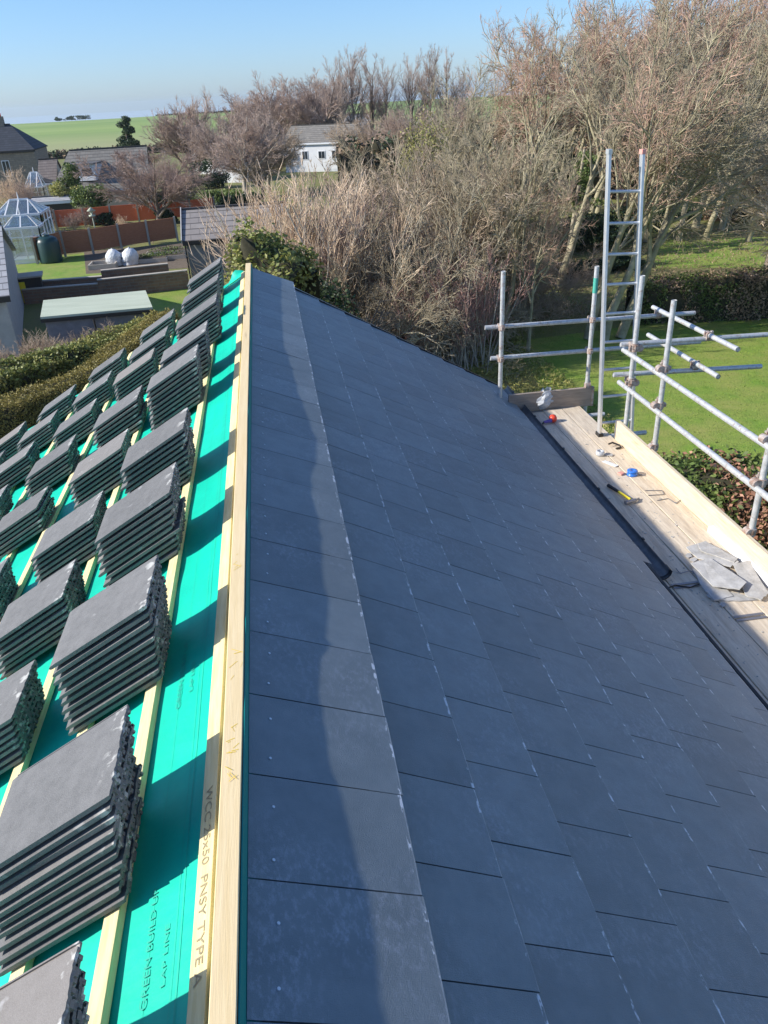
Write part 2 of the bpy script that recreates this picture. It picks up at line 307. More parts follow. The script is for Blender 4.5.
M['lawn'] = grassm('mown lawn', (.13, .25, .02), (.22, .36, .035), (.32, .33, .08), .7)
M['lawnyellow'] = grassm('pale rough lawn', (.26, .27, .055), (.34, .33, .09), (.30, .25, .10), .8)
def field_extra(nt, mp, cur, b):
    sp = nt.nodes.new('ShaderNodeSeparateXYZ'); nt.links.new(mp.outputs[0], sp.inputs[0])
    r = nt.nodes.new('ShaderNodeMapRange'); r.inputs[1].default_value = 175; r.inputs[2].default_value = 330; w = math_(nt, 'ADD', sp.outputs[1], math_(nt, 'MULTIPLY', noise(nt, mp.outputs[0], .01, 2), 60)); nt.links.new(w, r.inputs[0])
    return mixc(nt, r.outputs[0], (.36, .33, .17), cur)
M['field'] = mat('green field', (.19, .29, .06), .95, (.27, .36, .09), .02, extra=field_extra, stretch=(.3, 1, 1))
M['sea'] = mat('hazed sea', (.42, .52, .60), .6, (.46, .56, .64), .01)  # distance haze is put into the pale water colour
M['path'] = mat('garden path', (.30, .28, .25), .9, (.38, .35, .31), 3)
# ------------------------------------------------------------------ the setting
def sheet(name, pts, m, z=None, kind='structure'):
    P = [Vector(p) for p in pts]
    if z is not None: P = [Vector((p.x, p.y, z)) for p in P]
    return MB().add(P, [tuple(range(len(P)))]).build(name, m, kind=kind)
sheet('ground', [(-900, -60, 0), (900, -60, 0), (900, 170, 0), (-900, 170, 0)], M['grass'])
fb = MB(); nx, ny = 60, 12; fv = []
for j in range(ny+1):
    for i in range(nx+1):
        x = -900+1800*i/nx; yy = 170+(640-170)*j/ny+(45*math.sin(x*.004+1) if j == ny else 0)
        z = 0 if j == 0 else 1.3*math.sin(x*.006+j*.4)*(j/ny)+.4
        if j == ny: z = -.2+.6*math.sin(x*.013)
        fv.append((x, yy, z if j else 0))
# sea cliff behind the brow
for i in range(nx+1): fv.append((-900+1800*i/nx, 720, -64))
fb.add(fv, [(j*(nx+1)+i, j*(nx+1)+i+1, (j+1)*(nx+1)+i+1, (j+1)*(nx+1)+i) for j in range(ny+1) for i in range(nx)], True)
fb.build('field', M['field'], kind='structure')
sheet('sea', [(-9000, 600, -62), (9000, 600, -62), (9000, 9500, -62), (-9000, 9500, -62)], M['sea'])
# lawns, paths, soil
sheet('lawn', [(3, 8, 0), (30, 6, 0), (44, 27, 0), (17, 28.5, 0), (5, 27, 0)], M['lawn'], .004)
sheet('lawn', [G(655, 268), G(800, 268), G(800, 236), G(655, 240)], M['lawn'], .004)
sheet('grass_bank', [(1.5, 9, 0), (7, 14, 0), (8.5, 27, 0), (1, 27, 0)], M['lawnyellow'], .008)
sheet('lawn', [G(10, 292), G(110, 284), G(110, 250), G(10, 262)], M['lawn'], .004)
sheet('lawn', [G(120, 322), G(200, 318), G(196, 280), G(120, 290)], M['lawn'], .004)
sheet('soil', [G(86, 274), G(190, 268), G(186, 243), G(84, 252)], M['soil'], .008)
# ------------------------------------------------------------------ the roof being tiled
ang = math.radians(29.94); RP = Vector((-.213, 0, HE-1.603)); Y0, Y1 = -1.2, 8.6; SE = 3.16
uR = Vector((math.cos(ang), 0, -math.sin(ang))); nR = Vector((math.sin(ang), 0, math.cos(ang)))
uL = Vector((-uR.x, 0, uR.z)); nL = Vector((-nR.x, 0, nR.z))
def PR(s, y, h=0): return RP+uR*s+nR*h+Vector((0, y, 0))
def PL(s, y, h=0): return RP+uL*s+nL*h+Vector((0, y, 0))
house = empty('house', (-.2, 4, 0), 'house being re-roofed, dark slates on one side, bare teal membrane and battens on the other', 'house')
wl = MB(); zE = PR(SE, 0).z-.12; xe = 2.42; xl = -2.85
wl.add([(xl, Y0+.1, 0), (xe, Y0+.1, 0), (xe, Y1-.08, 0), (xl, Y1-.08, 0), (xl, Y0+.1, zE), (xe, Y0+.1, zE), (xe, Y1-.08, zE), (xl, Y1-.08, zE), (RP.x, Y0+.1, RP.z-.08), (RP.x, Y1-.08, RP.z-.08)],
       [(0, 1, 5, 8, 4), (2, 3, 7, 9, 6), (1, 2, 6, 5), (3, 0, 4, 7)])
wl.build('wall', M['render_'], house)
# slates
rng = random.Random(4)
edges = [0, .443, .775, 1.087, 1.415, 1.742, 2.05, 2.365, 2.665, 2.965, 3.2]
joint = [.892, 1.05, 1.19, 1.015, 1.155, .99, 1.13, .975, 1.12, .96]; wid = [.320]+[.325]*9
SV = []; SF = []; SR = []; SU = []
def slate(s0, s1, y0, y1, h0, h1, th, rnd):
    n = 4; b = len(SV); tw = rng.uniform(-.0003, .0003); tz = rng.uniform(-.0003, .0003)
    ch = .003
    rows = [(s0, h0, 0), (s1-ch, h1, 1-ch/(s1-s0)), (s1, h1-ch*.8, 1.0), (s1+rng.uniform(-.0005, .001), h1-th, 1.02)]
    for s, h, v in rows:
        for k in range(n+1):
            y = y0+(y1-y0)*k/n; u = k/n
            hh = h+tz+tw*(u-.5)*2+(-.0015 if (k in (0, n) and v > 0) else 0)
            SV.append(PR(s, y, hh)); SU.append((u, v))
    for r in range(3):
        for k in range(n): SF.append((b+r*(n+1)+k, b+r*(n+1)+k+1, b+(r+1)*(n+1)+k+1, b+(r+1)*(n+1)+k)); SR.append(rnd)
    # side skirts
    for k in (0, n):
        c = len(SV)
        for s, h in ((s0, h0), (s1, h1)): SV.extend([PR(s, y0+(y1-y0)*k/n, h-.002), PR(s, y0+(y1-y0)*k/n, h-.014)]); SU.extend([(0, 0), (0, 0)])
        SF.append((c, c+1, c+3, c+2)); SR.append(0.)
for c in range(10):
    s0, s1 = edges[c], edges[c+1]; w = wid[c]; j = joint[c]; k0 = math.floor((Y0-j)/w)
    for k in range(k0, 40):
        a, b_ = j+k*w, j+(k+1)*w
        a, b_ = max(a, Y0), min(b_, Y1-.01)
        if b_-a < .03: continue
        g = .0019; ds = rng.uniform(-.003, .003)
        s1_ = s1
        if c == 9: s1 = 3.20 if a > 4.45 else 3.10
        if c == 0: slate(-.004, s1+ds, a+g, b_-g, .0, .058+rng.uniform(-.0004, .0004), .012, rng.random())
        else: slate(s0-.06, s1+ds, a+g, b_-g, -.020, .0, .0145, rng.random())
        s1 = s1_
me = bpy.data.meshes.new('slates'); me.from_pydata([tuple(v) for v in SV], [], SF); me.update()
uvl = me.uv_layers.new(name='tile'); lv = np.zeros(len(me.loops), np.int32); me.loops.foreach_get('vertex_index', lv)
uvl.data.foreach_set('uv', np.array(SU, np.float32)[lv].ravel())
at = me.attributes.new('rnd', 'FLOAT', 'FACE'); at.data.foreach_set('value', np.array(SR, np.float32))
me.materials.append(M['slate']); slates = bpy.data.objects.new('slate_covering', me); col.objects.link(slates); slates.parent = house; slates.matrix_parent_inverse = pinv(house)
# dark underlay below the slates, verge and eaves strips
MB().quad(PR(.0, Y0, -.03), PR(SE-.02, Y0, -.03), PR(SE-.02, Y1-.03, -.03), PR(.0, Y1-.03, -.03)).build('underlay', M['black'], house)
vg = MB(); vg.prism([PR(.0, Y1-.012, .004), PR(SE+.02, Y1-.012, .003), PR(SE+.02, Y1-.012, -.09), PR(.0, Y1-.012, -.09)], (0, .03, 0)); vg.build('verge_trim', M['blackpvc'], house)
# nail heads on the top course
nb = MB(); nb.tube((0, 0, 0), (0, 0, .0025), .0042, n=8)
nail0 = None
for k in range(0, 25):
    for q in (.06, .215):
        y = .892+(k-2)*.32+q+rng.uniform(-.008, .008)
        if y > Y1-.1: continue
        s = .062+rng.uniform(-.006, .006); p = PR(s, y, .0088); 
        if nail0 is None: nail0 = nb.build('nail', M['nail'], slates); o = nail0
        else: o = nail0.copy(); col.objects.link(o); o.parent = slates
        o.matrix_parent_inverse = pinv(slates); o.matrix_basis = Matrix.Translation(p) @ nR.to_track_quat('Z', 'Y').to_matrix().to_4x4()
# ridge timbers
s0t = [(-1.2, .29), (.96, .288), (1.2, .304), (1.3, .262), (1.49, .27), (1.59, .234), (1.75, .218), (1.88, .226), (2.09, .251), (2.36, .298), (2.62, .295), (3.1, .312), (3.48, .29), (3.95, .37), (4.58, .324), (6., .245), (7.2, .27), (8.6, .306)]
def lerp(tab, y):
    for (a, va), (b_, vb) in zip(tab, tab[1:]):
        if a <= y <= b_: return va+(vb-va)*(y-a)/(b_-a)
    return tab[-1][1]
def slopebox(sa, sb, ha, hb, y0, y1, P, dz=None, n=60):
    m = MB(); V = []; F = []
    for i in range(n+1):
        y = y0+(y1-y0)*i/n; d = dz(y) if dz else 0
        V += [P(sa, y, ha), P(sa, y, hb+d), P(sb, y, hb+d), P(sb, y, ha)]
    for i in range(n):
        for k in range(4): j = (k+1) % 4; F.append((4*i+k, 4*i+j, 4*i+4+j, 4*i+4+k))
    F += [(0, 1, 2, 3), (4*n+3, 4*n+2, 4*n+1, 4*n)]
    return m.add(V, F)
def dz_(y): return (lerp(s0t, y)-.28)*.14
ZT = HE-1.555; XA, XB = -.284, -.230
V = []; n = 60
for i in range(n+1):
    y = Y0+(Y1+.02-Y0)*i/n; d = dz_(y); V += [(XA, y, ZT-.075), (XA, y, ZT+d-.002), (XA+.002, y, ZT+d), (XB-.002, y, ZT+d), (XB, y, ZT+d-.002), (XB, y, ZT-.075)]
rb = MB().add(V, [(6*i+k, 6*i+(k+1) % 6, 6*i+6+(k+1) % 6, 6*i+6+k) for i in range(n) for k in range(6)]+[(0, 1, 2, 3, 4, 5), tuple(6*n+k for k in range(6))[::-1]]).build('ridge_board', M['ridgewood'], house)
V = []
for i in range(91):
    y = Y0+(Y1-Y0)*i/90; hgt = dz_(y)-.006+.002*math.sin(i*1.7)+.002*math.sin(i*.53)+(.004 if i in (31, 57) else 0)
    V += [(XB+.0015, y, ZT-.07), (XB+.0025, y, ZT+hgt), (XB+.0055, y, ZT+hgt), (XB+.012, y, ZT-.045)]
MB().add(V, [(4*i+k, 4*i+k+1, 4*i+5+k, 4*i+4+k) for i in range(90) for k in range(3)]).build('membrane_upstand', M['membrane_shaded'], house)
MB().quad(PL(-.004, Y0, -.001)+Vector((-.01, 0, 0)), PL(-.004, Y1, -.001)+Vector((-.01, 0, 0)), PR(.03, Y1, -.001), PR(.03, Y0, -.001)).build('membrane_fold', M['membrane_shaded'], house)
def crease(s, y): return .0022*math.sin(y*23+s*31+2*math.sin(y*3.1))*max(0, math.sin(y*2.3+1))+.0016*math.sin(s*60+y*7)*max(0, math.sin(y*1.3+s*4))
# membrane as a slightly slack sheet
ms = MB(); V = []; F = []; NS, NY = 88, 420
for i in range(NY+1):
    y = Y0+(Y1+.03-Y0)*i/NY
    for k in range(NS+1):
        s = SE*k/NS; ph = ((s-.41) % .308)/.308
        sag = -.010*math.sin(PI*ph)*(1+.4*math.sin(y*2.1+s*3)); V.append(PL(s, y, sag-.001+.0015*math.sin(y*9+s*5)+crease(s, y)))
for i in range(NY):
    for k in range(NS): a = i*(NS+1)+k; F.append((a, a+1, a+NS+2, a+NS+1))
memb = ms.add(V, F, True).build('roofing_membrane', M['membrane'], house)
MB().quad(PL(0, Y0, -.04), PL(SE-.02, Y0, -.04), PL(SE-.02, Y1-.05, -.04), PL(0, Y1-.05, -.04)).build('underlay', M['black'], house)
for ss, ww in ((.205, .0018), (.222, .001), (.30, .0008)):
    V = []; n = 420
    for i in range(n+1): y = Y0+(Y1-.1-Y0)*i/n; ph = ((ss-.41) % .308)/.308; h = .0012-.010*math.sin(PI*ph)*(1+.4*math.sin(y*2.1+ss*3))+.0015*math.sin(y*9+ss*5)+crease(ss, y)+.0006; V += [PL(ss, y, h), PL(ss+ww, y, h)]
    MB().add(V, [(2*i, 2*i+1, 2*i+3, 2*i+2) for i in range(n)]).build('printed_line', M['mark'], memb)
# battens
def batten(sc, y0, y1, w=.05, t=.025): return slopebox(sc-w/2, sc+w/2, .001, t, y0, y1, PL, n=2).build('batten', M['batten'], house, bevel=.0015)
top_b = batten(.116, Y0, Y1+.01, .048)
for k in range(9):
    sc = .412+k*.3085; cut = [Y0, 3.1+k*.37 % 2.4, Y1+.01]
    for a, b_ in zip(cut, cut[1:]): batten(sc, a+.001, b_-.001)
# lettering
def lettering(txt, m, parent, origin, xdir, ydir, size, length=None, name='printed_lettering'):
    cu = bpy.data.curves.new(name, 'FONT'); cu.body = txt; cu.size = size
    t = bpy.data.objects.new(name, cu); me = bpy.data.meshes.new_from_object(t); 
    xs = [v.co.x for v in me.vertices]; L = max(xs)-min(xs); k = (length/L) if length else 1
    me.materials.clear(); me.materials.append(m)
    xd = Vector(xdir).normalized(); yd = Vector(ydir).normalized(); zd = xd.cross(yd)
    o = bpy.data.objects.new(name, me); col.objects.link(o); o.parent = parent; o.matrix_parent_inverse = pinv(parent)
    R = Matrix((xd*k, yd, zd)).transposed().to_4x4(); o.matrix_basis = Matrix.Translation(origin) @ R; bpy.data.objects.remove(t); return o
lettering('WCC 25x50  PNSY TYPE A', M['ink'], top_b, PL(.126, 1.54, .0262), (0, -1, 0), -uL, .030, .54)
def mh(s, y): ph = ((s-.41) % .308)/.308; return -.010*math.sin(PI*ph)*(1+.4*math.sin(y*2.1+s*3))+.0015*math.sin(y*9+s*5)+crease(s, y)+.0008
def on_memb(txt, s, y, size, length, m):
    o = lettering(txt, m, memb, PL(s, y, .0), (0, 1, 0), -(-uL), size, length)
    return o
# print reads up the roof line, letter tops towards the eaves
for (txt, s, y, size, L_) in (('GREEN BUILD UP', .292, 1.04, .024, .30), ('LAP LINE', .245, 1.07, .018, .15), ('GREEN BUILD UP', .292, 2.0, .026, .36), ('LAP LINE', .245, 2.05, .022, .16)):
    o = lettering(txt, M['mark'], memb, PL(s, y, .002), (0, 1, 0), uL, size, L_)
    mb = o.matrix_basis.copy()
    for v in o.data.vertices:
        p = mb @ v.co; ss = (p-RP).dot(uL); q = PL(ss, p.y, mh(ss, p.y)+.0016); v.co = mb.inverted() @ q
# yellow crayon scribbles on the ridge board
for yc, n in ((1.62, 3), (1.95, 2), (2.55, 2), (1.50, 2)):
    cr = MB()
    for q in range(n*3):
        a = (XA+.008+rng.random()*.045, yc+rng.uniform(-.06, .06)); b_ = (XA+.008+rng.random()*.045, a[1]+rng.uniform(-.03, .03)); dy = .0012
        cr.add([(a[0], a[1]-dy, ZT+dz_(a[1])+.0008), (b_[0], b_[1]-dy, ZT+dz_(b_[1])+.0008), (b_[0], b_[1]+dy, ZT+dz_(b_[1])+.0008), (a[0], a[1]+dy, ZT+dz_(a[1])+.0008)], [(0, 1, 2, 3)])
    cr.build('crayon_mark', M['crayon'], rb)
# membrane flap folded at the far verge
V = []; n = 10
for i in range(n+1):
    for k in range(7): V.append(PL(.10+.045*i, Y1+.01+.022*k, .03*math.sin(k*.9+i*.8)*(k/6)+.035*math.sin(i*.9)*(k/6)+.015*(k/6)))
MB().add(V, [(i*7+k, i*7+k+1, i*7+k+8, i*7+k+7) for i in range(n) for k in range(6)], True).build('membrane_flap', M['membrane'], house)
# fascia, gutter
gx = PR(SE, 0).x+.075; gz = PR(SE, 0).z-.035; gr = .056
MB().box((gx-.085, (Y0+Y1)/2, gz-.07), (.02, Y1-Y0-.06, .20)).build('fascia', M['blackpvc'], house)
def gutter_run(a, b_, r=gr, gx=gx):
    g = MB(); V = []; F = []; n = 12; prof = []
    for k in range(n+1): t = PI*k/n; prof.append((math.cos(t)*r, -math.sin(t)*r*.95))
    prof = [(r+.004, .006)]+prof+[(-r-.004, .006)]
    for y in (a, b_):
        for x, z in prof: V.append((gx+x, y, gz+z))
        for x, z in reversed(prof): V.append((gx+x*.94, y, gz+z*.94+.003))
    q = len(V)//2; F = [(i, (i+1) % q, q+(i+1) % q, q+i) for i in range(q)]; F += [tuple(range(q))[::-1], tuple(range(q, 2*q))]
    return g.add(V, F)
gut = gutter_run(4.45, Y1+.04).build('gutter', M['gutter'], house)
gutter_run(Y0, 4.40, .042, gx-.125).build('gutter', M['gutter'], house)
gp = A(655, 580, 1); 
for y in (4.47,): gutter_run(y-.05, y+.05, gr+.006).build('gutter_union', M['blackpvc'], gut)
for y in (4.9, 5.8, 6.7, 7.6, 8.4): MB().box((gx+.058, y, gz+.006), (.014, .03, .016)).build('gutter_clip', M['blackpvc'], gut)
# ------------------------------------------------------------------ stacks of tiles
def tile_mesh(seed):
    r = random.Random(seed); bm = MB(); Lx, W = .42, .33
    # top slab, x down slope, y towards camera, z up; rounded nose
    n = 16
    ys = [-.150+.315*k/n for k in range(n+1)]
    prof = [(0.0, .009), (.0, .017), (.396, .017), (.413, .0150), (.419, .011), (.417, .005), (.409, .0035), (.02, .0035), (0.004, .006)]
    n = 44; ys = [-.150+.315*k/n for k in range(n+1)]
    V = []; F = []; jj = 0
    for k, y in enumerate(ys):
        if k % 2 == 0 or r.random() < .3: jj = r.uniform(-.0035, .0015)
        zz_ = r.uniform(-.0015, .0015)
        for i, (x, z) in enumerate(prof):
            dx = jj+r.uniform(-.001, .001) if x < .01 else (r.uniform(-.0006, .0006) if x > .39 else 0)
            V.append((x+dx, y, z+(zz_ if x < .01 and z < .012 else 0)))
    q = len(prof)
    for a in range(n):
        for i in range(q): j = (i+1) % q; F.append((a*q+i, a*q+j, (a+1)*q+j, (a+1)*q+i))
    F += [tuple(range(q)), tuple(range(n*q, n*q+q))[::-1]]
    bm.add(V, F)
    bm.box((.205, -.158, .0035), (.40, .020, .005)); bm.box((.205, -.166, .006), (.40, .004, .009))
    bm.box((.20, .128, -.002), (.36, .010, .009)); bm.box((.20, .05, -.003), (.34, .008, .010)); bm.box((.20, -.07, -.003), (.34, .008, .010))
    for y in (-.11, .02, .11): bm.box((.018+r.uniform(-.003, .003), y+r.uniform(-.01, .01), -.003), (.018, .030, .012))
    for k in range(9): y = -.145+.034*k+r.uniform(-.008, .008); bm.box((.012+r.uniform(-.003, .003), y, -.001), (.014, r.uniform(.006, .018), .010))
    for x in (.365, .385): bm.box((x, -.005, .000), (.005, .28, .006))
    me = bpy.data.meshes.new('roof_tile'); me.from_pydata(bm.v, [], bm.f); me.update()
    b2 = bmesh.new(); b2.from_mesh(me); bmesh.ops.recalc_face_normals(b2, faces=b2.faces); b2.to_mesh(me); b2.free()
    me.materials.append(M['tile']); return me
tms = [tile_mesh(k) for k in range(5)]
A_ = [(1.005, 10, .359), (1.71, 10, .357), (2.491, 10, .356), (3.369, 10, .371), (4.119, 10, .371), (5.36, 10, .40), (5.89, 10, .358), (6.75, 10, .305), (7.67, 10, .345), (8.57, 10, .350)]
B_ = [(2.534, 7, .994), (3.256, 7, .954), (3.972, 7, .961), (4.827, 7, .933), (5.734, 7, .972), (6.787, 7, .987), (7.355, 7, .925), (8.292, 6, .967)]
C_ = [(3.954, 7, 1.635), (4.95, 6, 1.652), (5.816, 6, 1.651), (6.613, 6, 1.609), (7.367, 6, 1.591), (8.079, 6, 1.579)]
D_ = [(4.9, 6, 2.31), (5.767, 6, 2.315), (6.637, 6, 2.304), (7.361, 6, 2.273), (8.027, 6, 2.23)]
E_ = [(6.4, 6, 2.86), (7.199, 6, 2.877), (7.932, 6, 2.862)]
gau = .0268
for ci, cl in enumerate((A_, B_, C_, D_, E_)):
    for si, (yf, n, sb) in enumerate(cl):
        rr = random.Random(100*ci+si); gs = gau*rr.uniform(.97, 1.03); skew = rr.uniform(-.006, .006); b0s = rr.uniform(-.02, .02); lean_ = .0075 if (ci, si) in ((0, 1), (0, 0)) else 0
        for k in range(n):
            h = .030+k*gs+ (.0 if k < n else 0); s = sb-.64*k*gs+rr.uniform(-.006, .006)+(rr.choice((-.018, .016)) if rr.random() < .12 else 0)+(rr.uniform(-.006, .006) if k == n-1 else 0)
            y = yf-.165+rr.uniform(-.005, .005)+skew*k*.3-lean_*(n-1-k)
            rz = b0s*.6+rr.uniform(-.012, .012)
            o = bpy.data.objects.new('roof_tile', tms[rr.randrange(5)]); col.objects.link(o)
            Mx = Matrix((uL, Vector((0, -1, 0)), nL)).transposed().to_4x4()
            o.matrix_basis = Matrix.Translation(PL(s, y, h)) @ Mx @ Matrix.Rotation(rz, 4, 'Z')
            f = n-1-k; ft = 'top' if f == 0 else ordn(f)
            lb = (f'grey tile on top of the {ordn(si)} nearest stack in the {ordn(ci)} column from the ridge' if f == 0 else
                  f'grey tile, {ordn(f)} from top, {ordn(si)} nearest stack in the {ordn(ci)} column from the ridge')
            setp(o, lb, 'roof tile', 'flat concrete roof tiles stacked on the battens')
# ------------------------------------------------------------------ scaffold
DZ = HE-3.29
def zc(z): return HE+z
def brd(name, x0, x1, y0, y1, label, m='deck', z=DZ, t=.038, tilt=0):
    o = empty(name, ((x0+x1)/2, (y0+y1)/2, z-t), label, 'scaffold board', 'boards of the scaffold deck')
    m_ = MB(); V = []; n = 24; F = []
    rr = random.Random(int(x0*1000)+int(y0*10)); ph = rr.random()*6; ew = rr.uniform(-.004, .004)
    for i in range(n+1):
        y = y0+(y1-y0)*i/n; w = .002*math.sin(i*.5+ph); zz = .003*math.sin(i*.31+ph)+tilt
        V += [(x0+.003+w, y, z-t), (x0+.003+w, y, z-.003+zz), (x0+.006+w, y, z+zz), (x1-.006+w, y, z+zz), (x1-.003+w, y, z-.003+zz), (x1-.003+w, y, z-t)]
    for i in range(n):
        for k in range(6): j = (k+1) % 6; F.append((6*i+k, 6*i+j, 6*i+6+j, 6*i+6+k))
    F += [(0, 1, 2, 3, 4, 5), tuple(6*n+k for k in range(6))[::-1]]
    m_.add(V, F).build('plank', M[m], o)
    for y in (y0+.012, y1-.012):
        MB().box(((x0+x1)/2, y, z+.0035+tilt), (x1-x0-.01, .022, .003)).build('end_band', M['steel'], o)
    return o
bx = [2.655, 2.86, 3.088, 3.318]
brd('scaffold_board', 2.632, 2.862, 4.35, 7.92, 'grey scaffold board beside the gutter, far half of the deck')
brd('scaffold_board', 2.632, 2.862, .4, 4.335, 'grey scaffold board beside the gutter, near half of the deck')
brd('scaffold_board', 2.395, 2.630, .3, 7.9, 'innermost scaffold board tucked partly under the gutter')
brd('scaffold_board', 2.862, 3.090, 3.9, 7.93, 'middle scaffold board with the yellow handled hammer on it')
brd('scaffold_board', 2.862, 3.090, .2, 3.885, 'middle scaffold board at the near end of the deck')
brd('scaffold_board', 3.090, 3.320, .3, 8.05, 'outer scaffold board along the pale toe board, its far end sticking out')
tb = empty('toe_board', (3.335, 3.5, DZ), 'long pale toe board on edge along the outside of the deck', 'toe board')
MB().box((3.338, 3.6, DZ+.095), (.036, 6.8, .215)).build('plank', M['toe'], tb, bevel=.004)
MB().box((3.338, 6.985, DZ+.095), (.040, .03, .217)).build('end_band', M['steel'], tb)
tb2 = empty('toe_board', (2.95, 7.97, DZ), 'grey toe board closing the far end of the deck', 'toe board')
MB().box((2.96, 7.975, DZ+.10), (.98, .038, .225)).build('plank', M['greyboard'], tb2, bevel=.004)
MB().box((3.462, 7.975, DZ+.10), (.022, .042, .228)).build('end_band', M['rust'], tb2)
PRAD = .0242
def clamp_mb(p, ax):        # double coupler: two saddles, bolts
    m = MB(); p = Vector(p)
    m.tube(p-Vector((0, 0, .03)), p+Vector((0, 0, .03)), .035, n=10); 
    a = Vector(ax); m.tube(p+Vector((0, 0, 0))-a*.03+off_(a), p+a*.03+off_(a), .035, n=10)
    m.tube(p+off_(a)*.5+Vector((0, 0, .02))+a*.02, p+off_(a)*.5+Vector((0, 0, .075))+a*.02, .007, n=6)
    m.box(p+off_(a)*.5+Vector((0, 0, .045))+a*.02, (.026, .026, .014)); m.box(p-off_(a)*.8, (.03, .03, .035)); return m
OFFS = {}
def off_(a): return OFFS['v']
def pole(name, x, y, zt, label, clamps, group='upright scaffold tubes', zb=0):
    o = empty(name, (x, y, zb), label, 'scaffold tube', group)
    MB().tube((x, y, zb+.01), (x, y, zt), PRAD, n=16, caps=False).tube((x, y, zb+.01), (x, y, zt-.004), PRAD-.004, n=16, caps=True).build('tube', M['galv'], o)
    if y == 8.0 and x > 3: MB().tube((x, y, zt-.28), (x, y, zt-.12), PRAD+.0012, n=16, caps=False).build('paint_band', mat('green paint band', (.08, .42, .32), .5), o)
    MB().box((x, y, zb+.004), (.15, .15, .008)).build('base_plate', M['steel'], o)
    for z, ax, off in clamps:
        OFFS['v'] = Vector(off)*.048; clamp_mb((x, y, z), ax).build('coupler', M['rust'], o)
    return o
XP = 3.385; T1 = zc(-2.31); T2 = zc(-2.66)
X_, Y_ = (1, 0, 0), (0, 1, 0)
pole('scaffold_upright', 2.375, 8.0, zc(-1.715), 'galvanised upright scaffold tube nearest the roof corner, left end of the end rails', [(T1, X_, (0, 1, 0)), (T2, X_, (0, 1, 0))])
pole('scaffold_upright', 3.40, 8.0, zc(-1.74), 'upright scaffold tube at the end toe board, just left of the ladder', [(T1, X_, (0, 1, 0)), (T2, X_, (0, 1, 0)), (DZ+.23, X_, (0, -.3, 0))])
pole('scaffold_upright', XP, 6.9, zc(-1.62), 'upright scaffold tube leaning in behind the ladder foot, at the corner of the long rails', [(T1, Y_, (1, 0, 0)), (T2, Y_, (1, 0, 0)), (T1+.02, X_, (0, 1, 0)), (T2+.02, X_, (0, 1, 0))])
pole('scaffold_upright', XP, 6.26, zc(-1.70), 'upright scaffold tube standing right of the ladder, its open top clear of the rails', [(T1, Y_, (-1, 0, 0)), (T2, Y_, (-1, 0, 0)), (DZ+.21, Y_, (-.5, 0, 0))])
pole('scaffold_upright', XP, 4.63, zc(-1.55), 'upright scaffold tube at the right edge of the photo beside the white plastic length', [(T1, Y_, (-1, 0, 0)), (T2, Y_, (-1, 0, 0)), (DZ+.21, Y_, (-.5, 0, 0))])
def rail(name, a, b_, label, ends=()):
    o = empty(name, ((a[0]+b_[0])/2, (a[1]+b_[1])/2, (a[2]+b_[2])/2), label, 'scaffold tube', 'scaffold rails')
    d = (Vector(b_)-Vector(a)).normalized()
    MB().tube(a, b_, PRAD, n=16, caps=False).tube(Vector(a)+d*.004, Vector(b_)-d*.004, PRAD-.005, n=16).build('tube', M['galv'], o)
    return o
rail('scaffold_rail', (2.20, 8.05, T1), (4.62, 8.05, zc(-2.35)), 'upper horizontal tube across the far end of the scaffold')
rail('scaffold_rail', (2.27, 8.05, T2), (4.74, 8.05, zc(-2.69)), 'lower horizontal tube across the far end of the scaffold')
rail('scaffold_rail', (XP-.05, 7.03, zc(-2.36)), (XP-.05, .3, zc(-2.32)), 'upper long guard rail running toward the camera beside the deck')
rail('scaffold_rail', (XP-.05, 7.05, zc(-2.70)), (XP-.05, .3, zc(-2.68)), 'lower long guard rail running toward the camera beside the deck')
rail('scaffold_rail', (3.28, 6.99, zc(-2.29)), (4.83, 6.99, zc(-2.325)), 'upper sideways tube sticking out over the lawn behind the ladder foot')
rail('scaffold_rail', (3.22, 6.95, zc(-2.58)), (4.80, 6.95, zc(-2.64)), 'lower sideways tube sticking out over the lawn behind the ladder foot')
r1 = rail('scaffold_rail', (4.18, 8.18, zc(-2.28)), (4.20, 6.47, zc(-2.27)), 'upper short open ended tube pointing toward the camera over the lawn')
r2 = rail('scaffold_rail', (4.06, 7.98, zc(-2.53)), (4.08, 6.52, zc(-2.54)), 'lower short open ended tube pointing toward the camera over the lawn')
for r_, p, in ((r1, (4.19, 6.99, zc(-2.29))), (r2, (4.07, 6.95, zc(-2.57))), (r1, (4.185, 8.05, zc(-2.33)))):
    OFFS['v'] = Vector((0, 0, .03)); mm = MB(); q = Vector(p); mm.tube(q+Vector((-.03, 0, -.01)), q+Vector((.03, 0, -.01)), .034, n=10); mm.tube(q+Vector((0, -.03, .02)), q+Vector((0, .03, .02)), .034, n=10); mm.box(q+Vector((.035, 0, .03)), (.02, .03, .05)); mm.tube(q+Vector((-.04, .0, -.03)), q+Vector((-.04, .0, .06)), .007, n=6)
    mm.build('coupler', M['rust'], r_)
# transoms under the deck
for y in (7.75, 6.26, 4.63, 2.9, 1.1):
    rail('scaffold_transom', (2.45, y+.05, DZ-.065), (3.55, y+.05, DZ-.065), {7.75: 'short transom tube under the far end of the deck'}.get(y, f'transom tube under the deck, {ordn([6.26,4.63,2.9,1.1].index(y)) if y != 7.75 else ""} from the far end'))
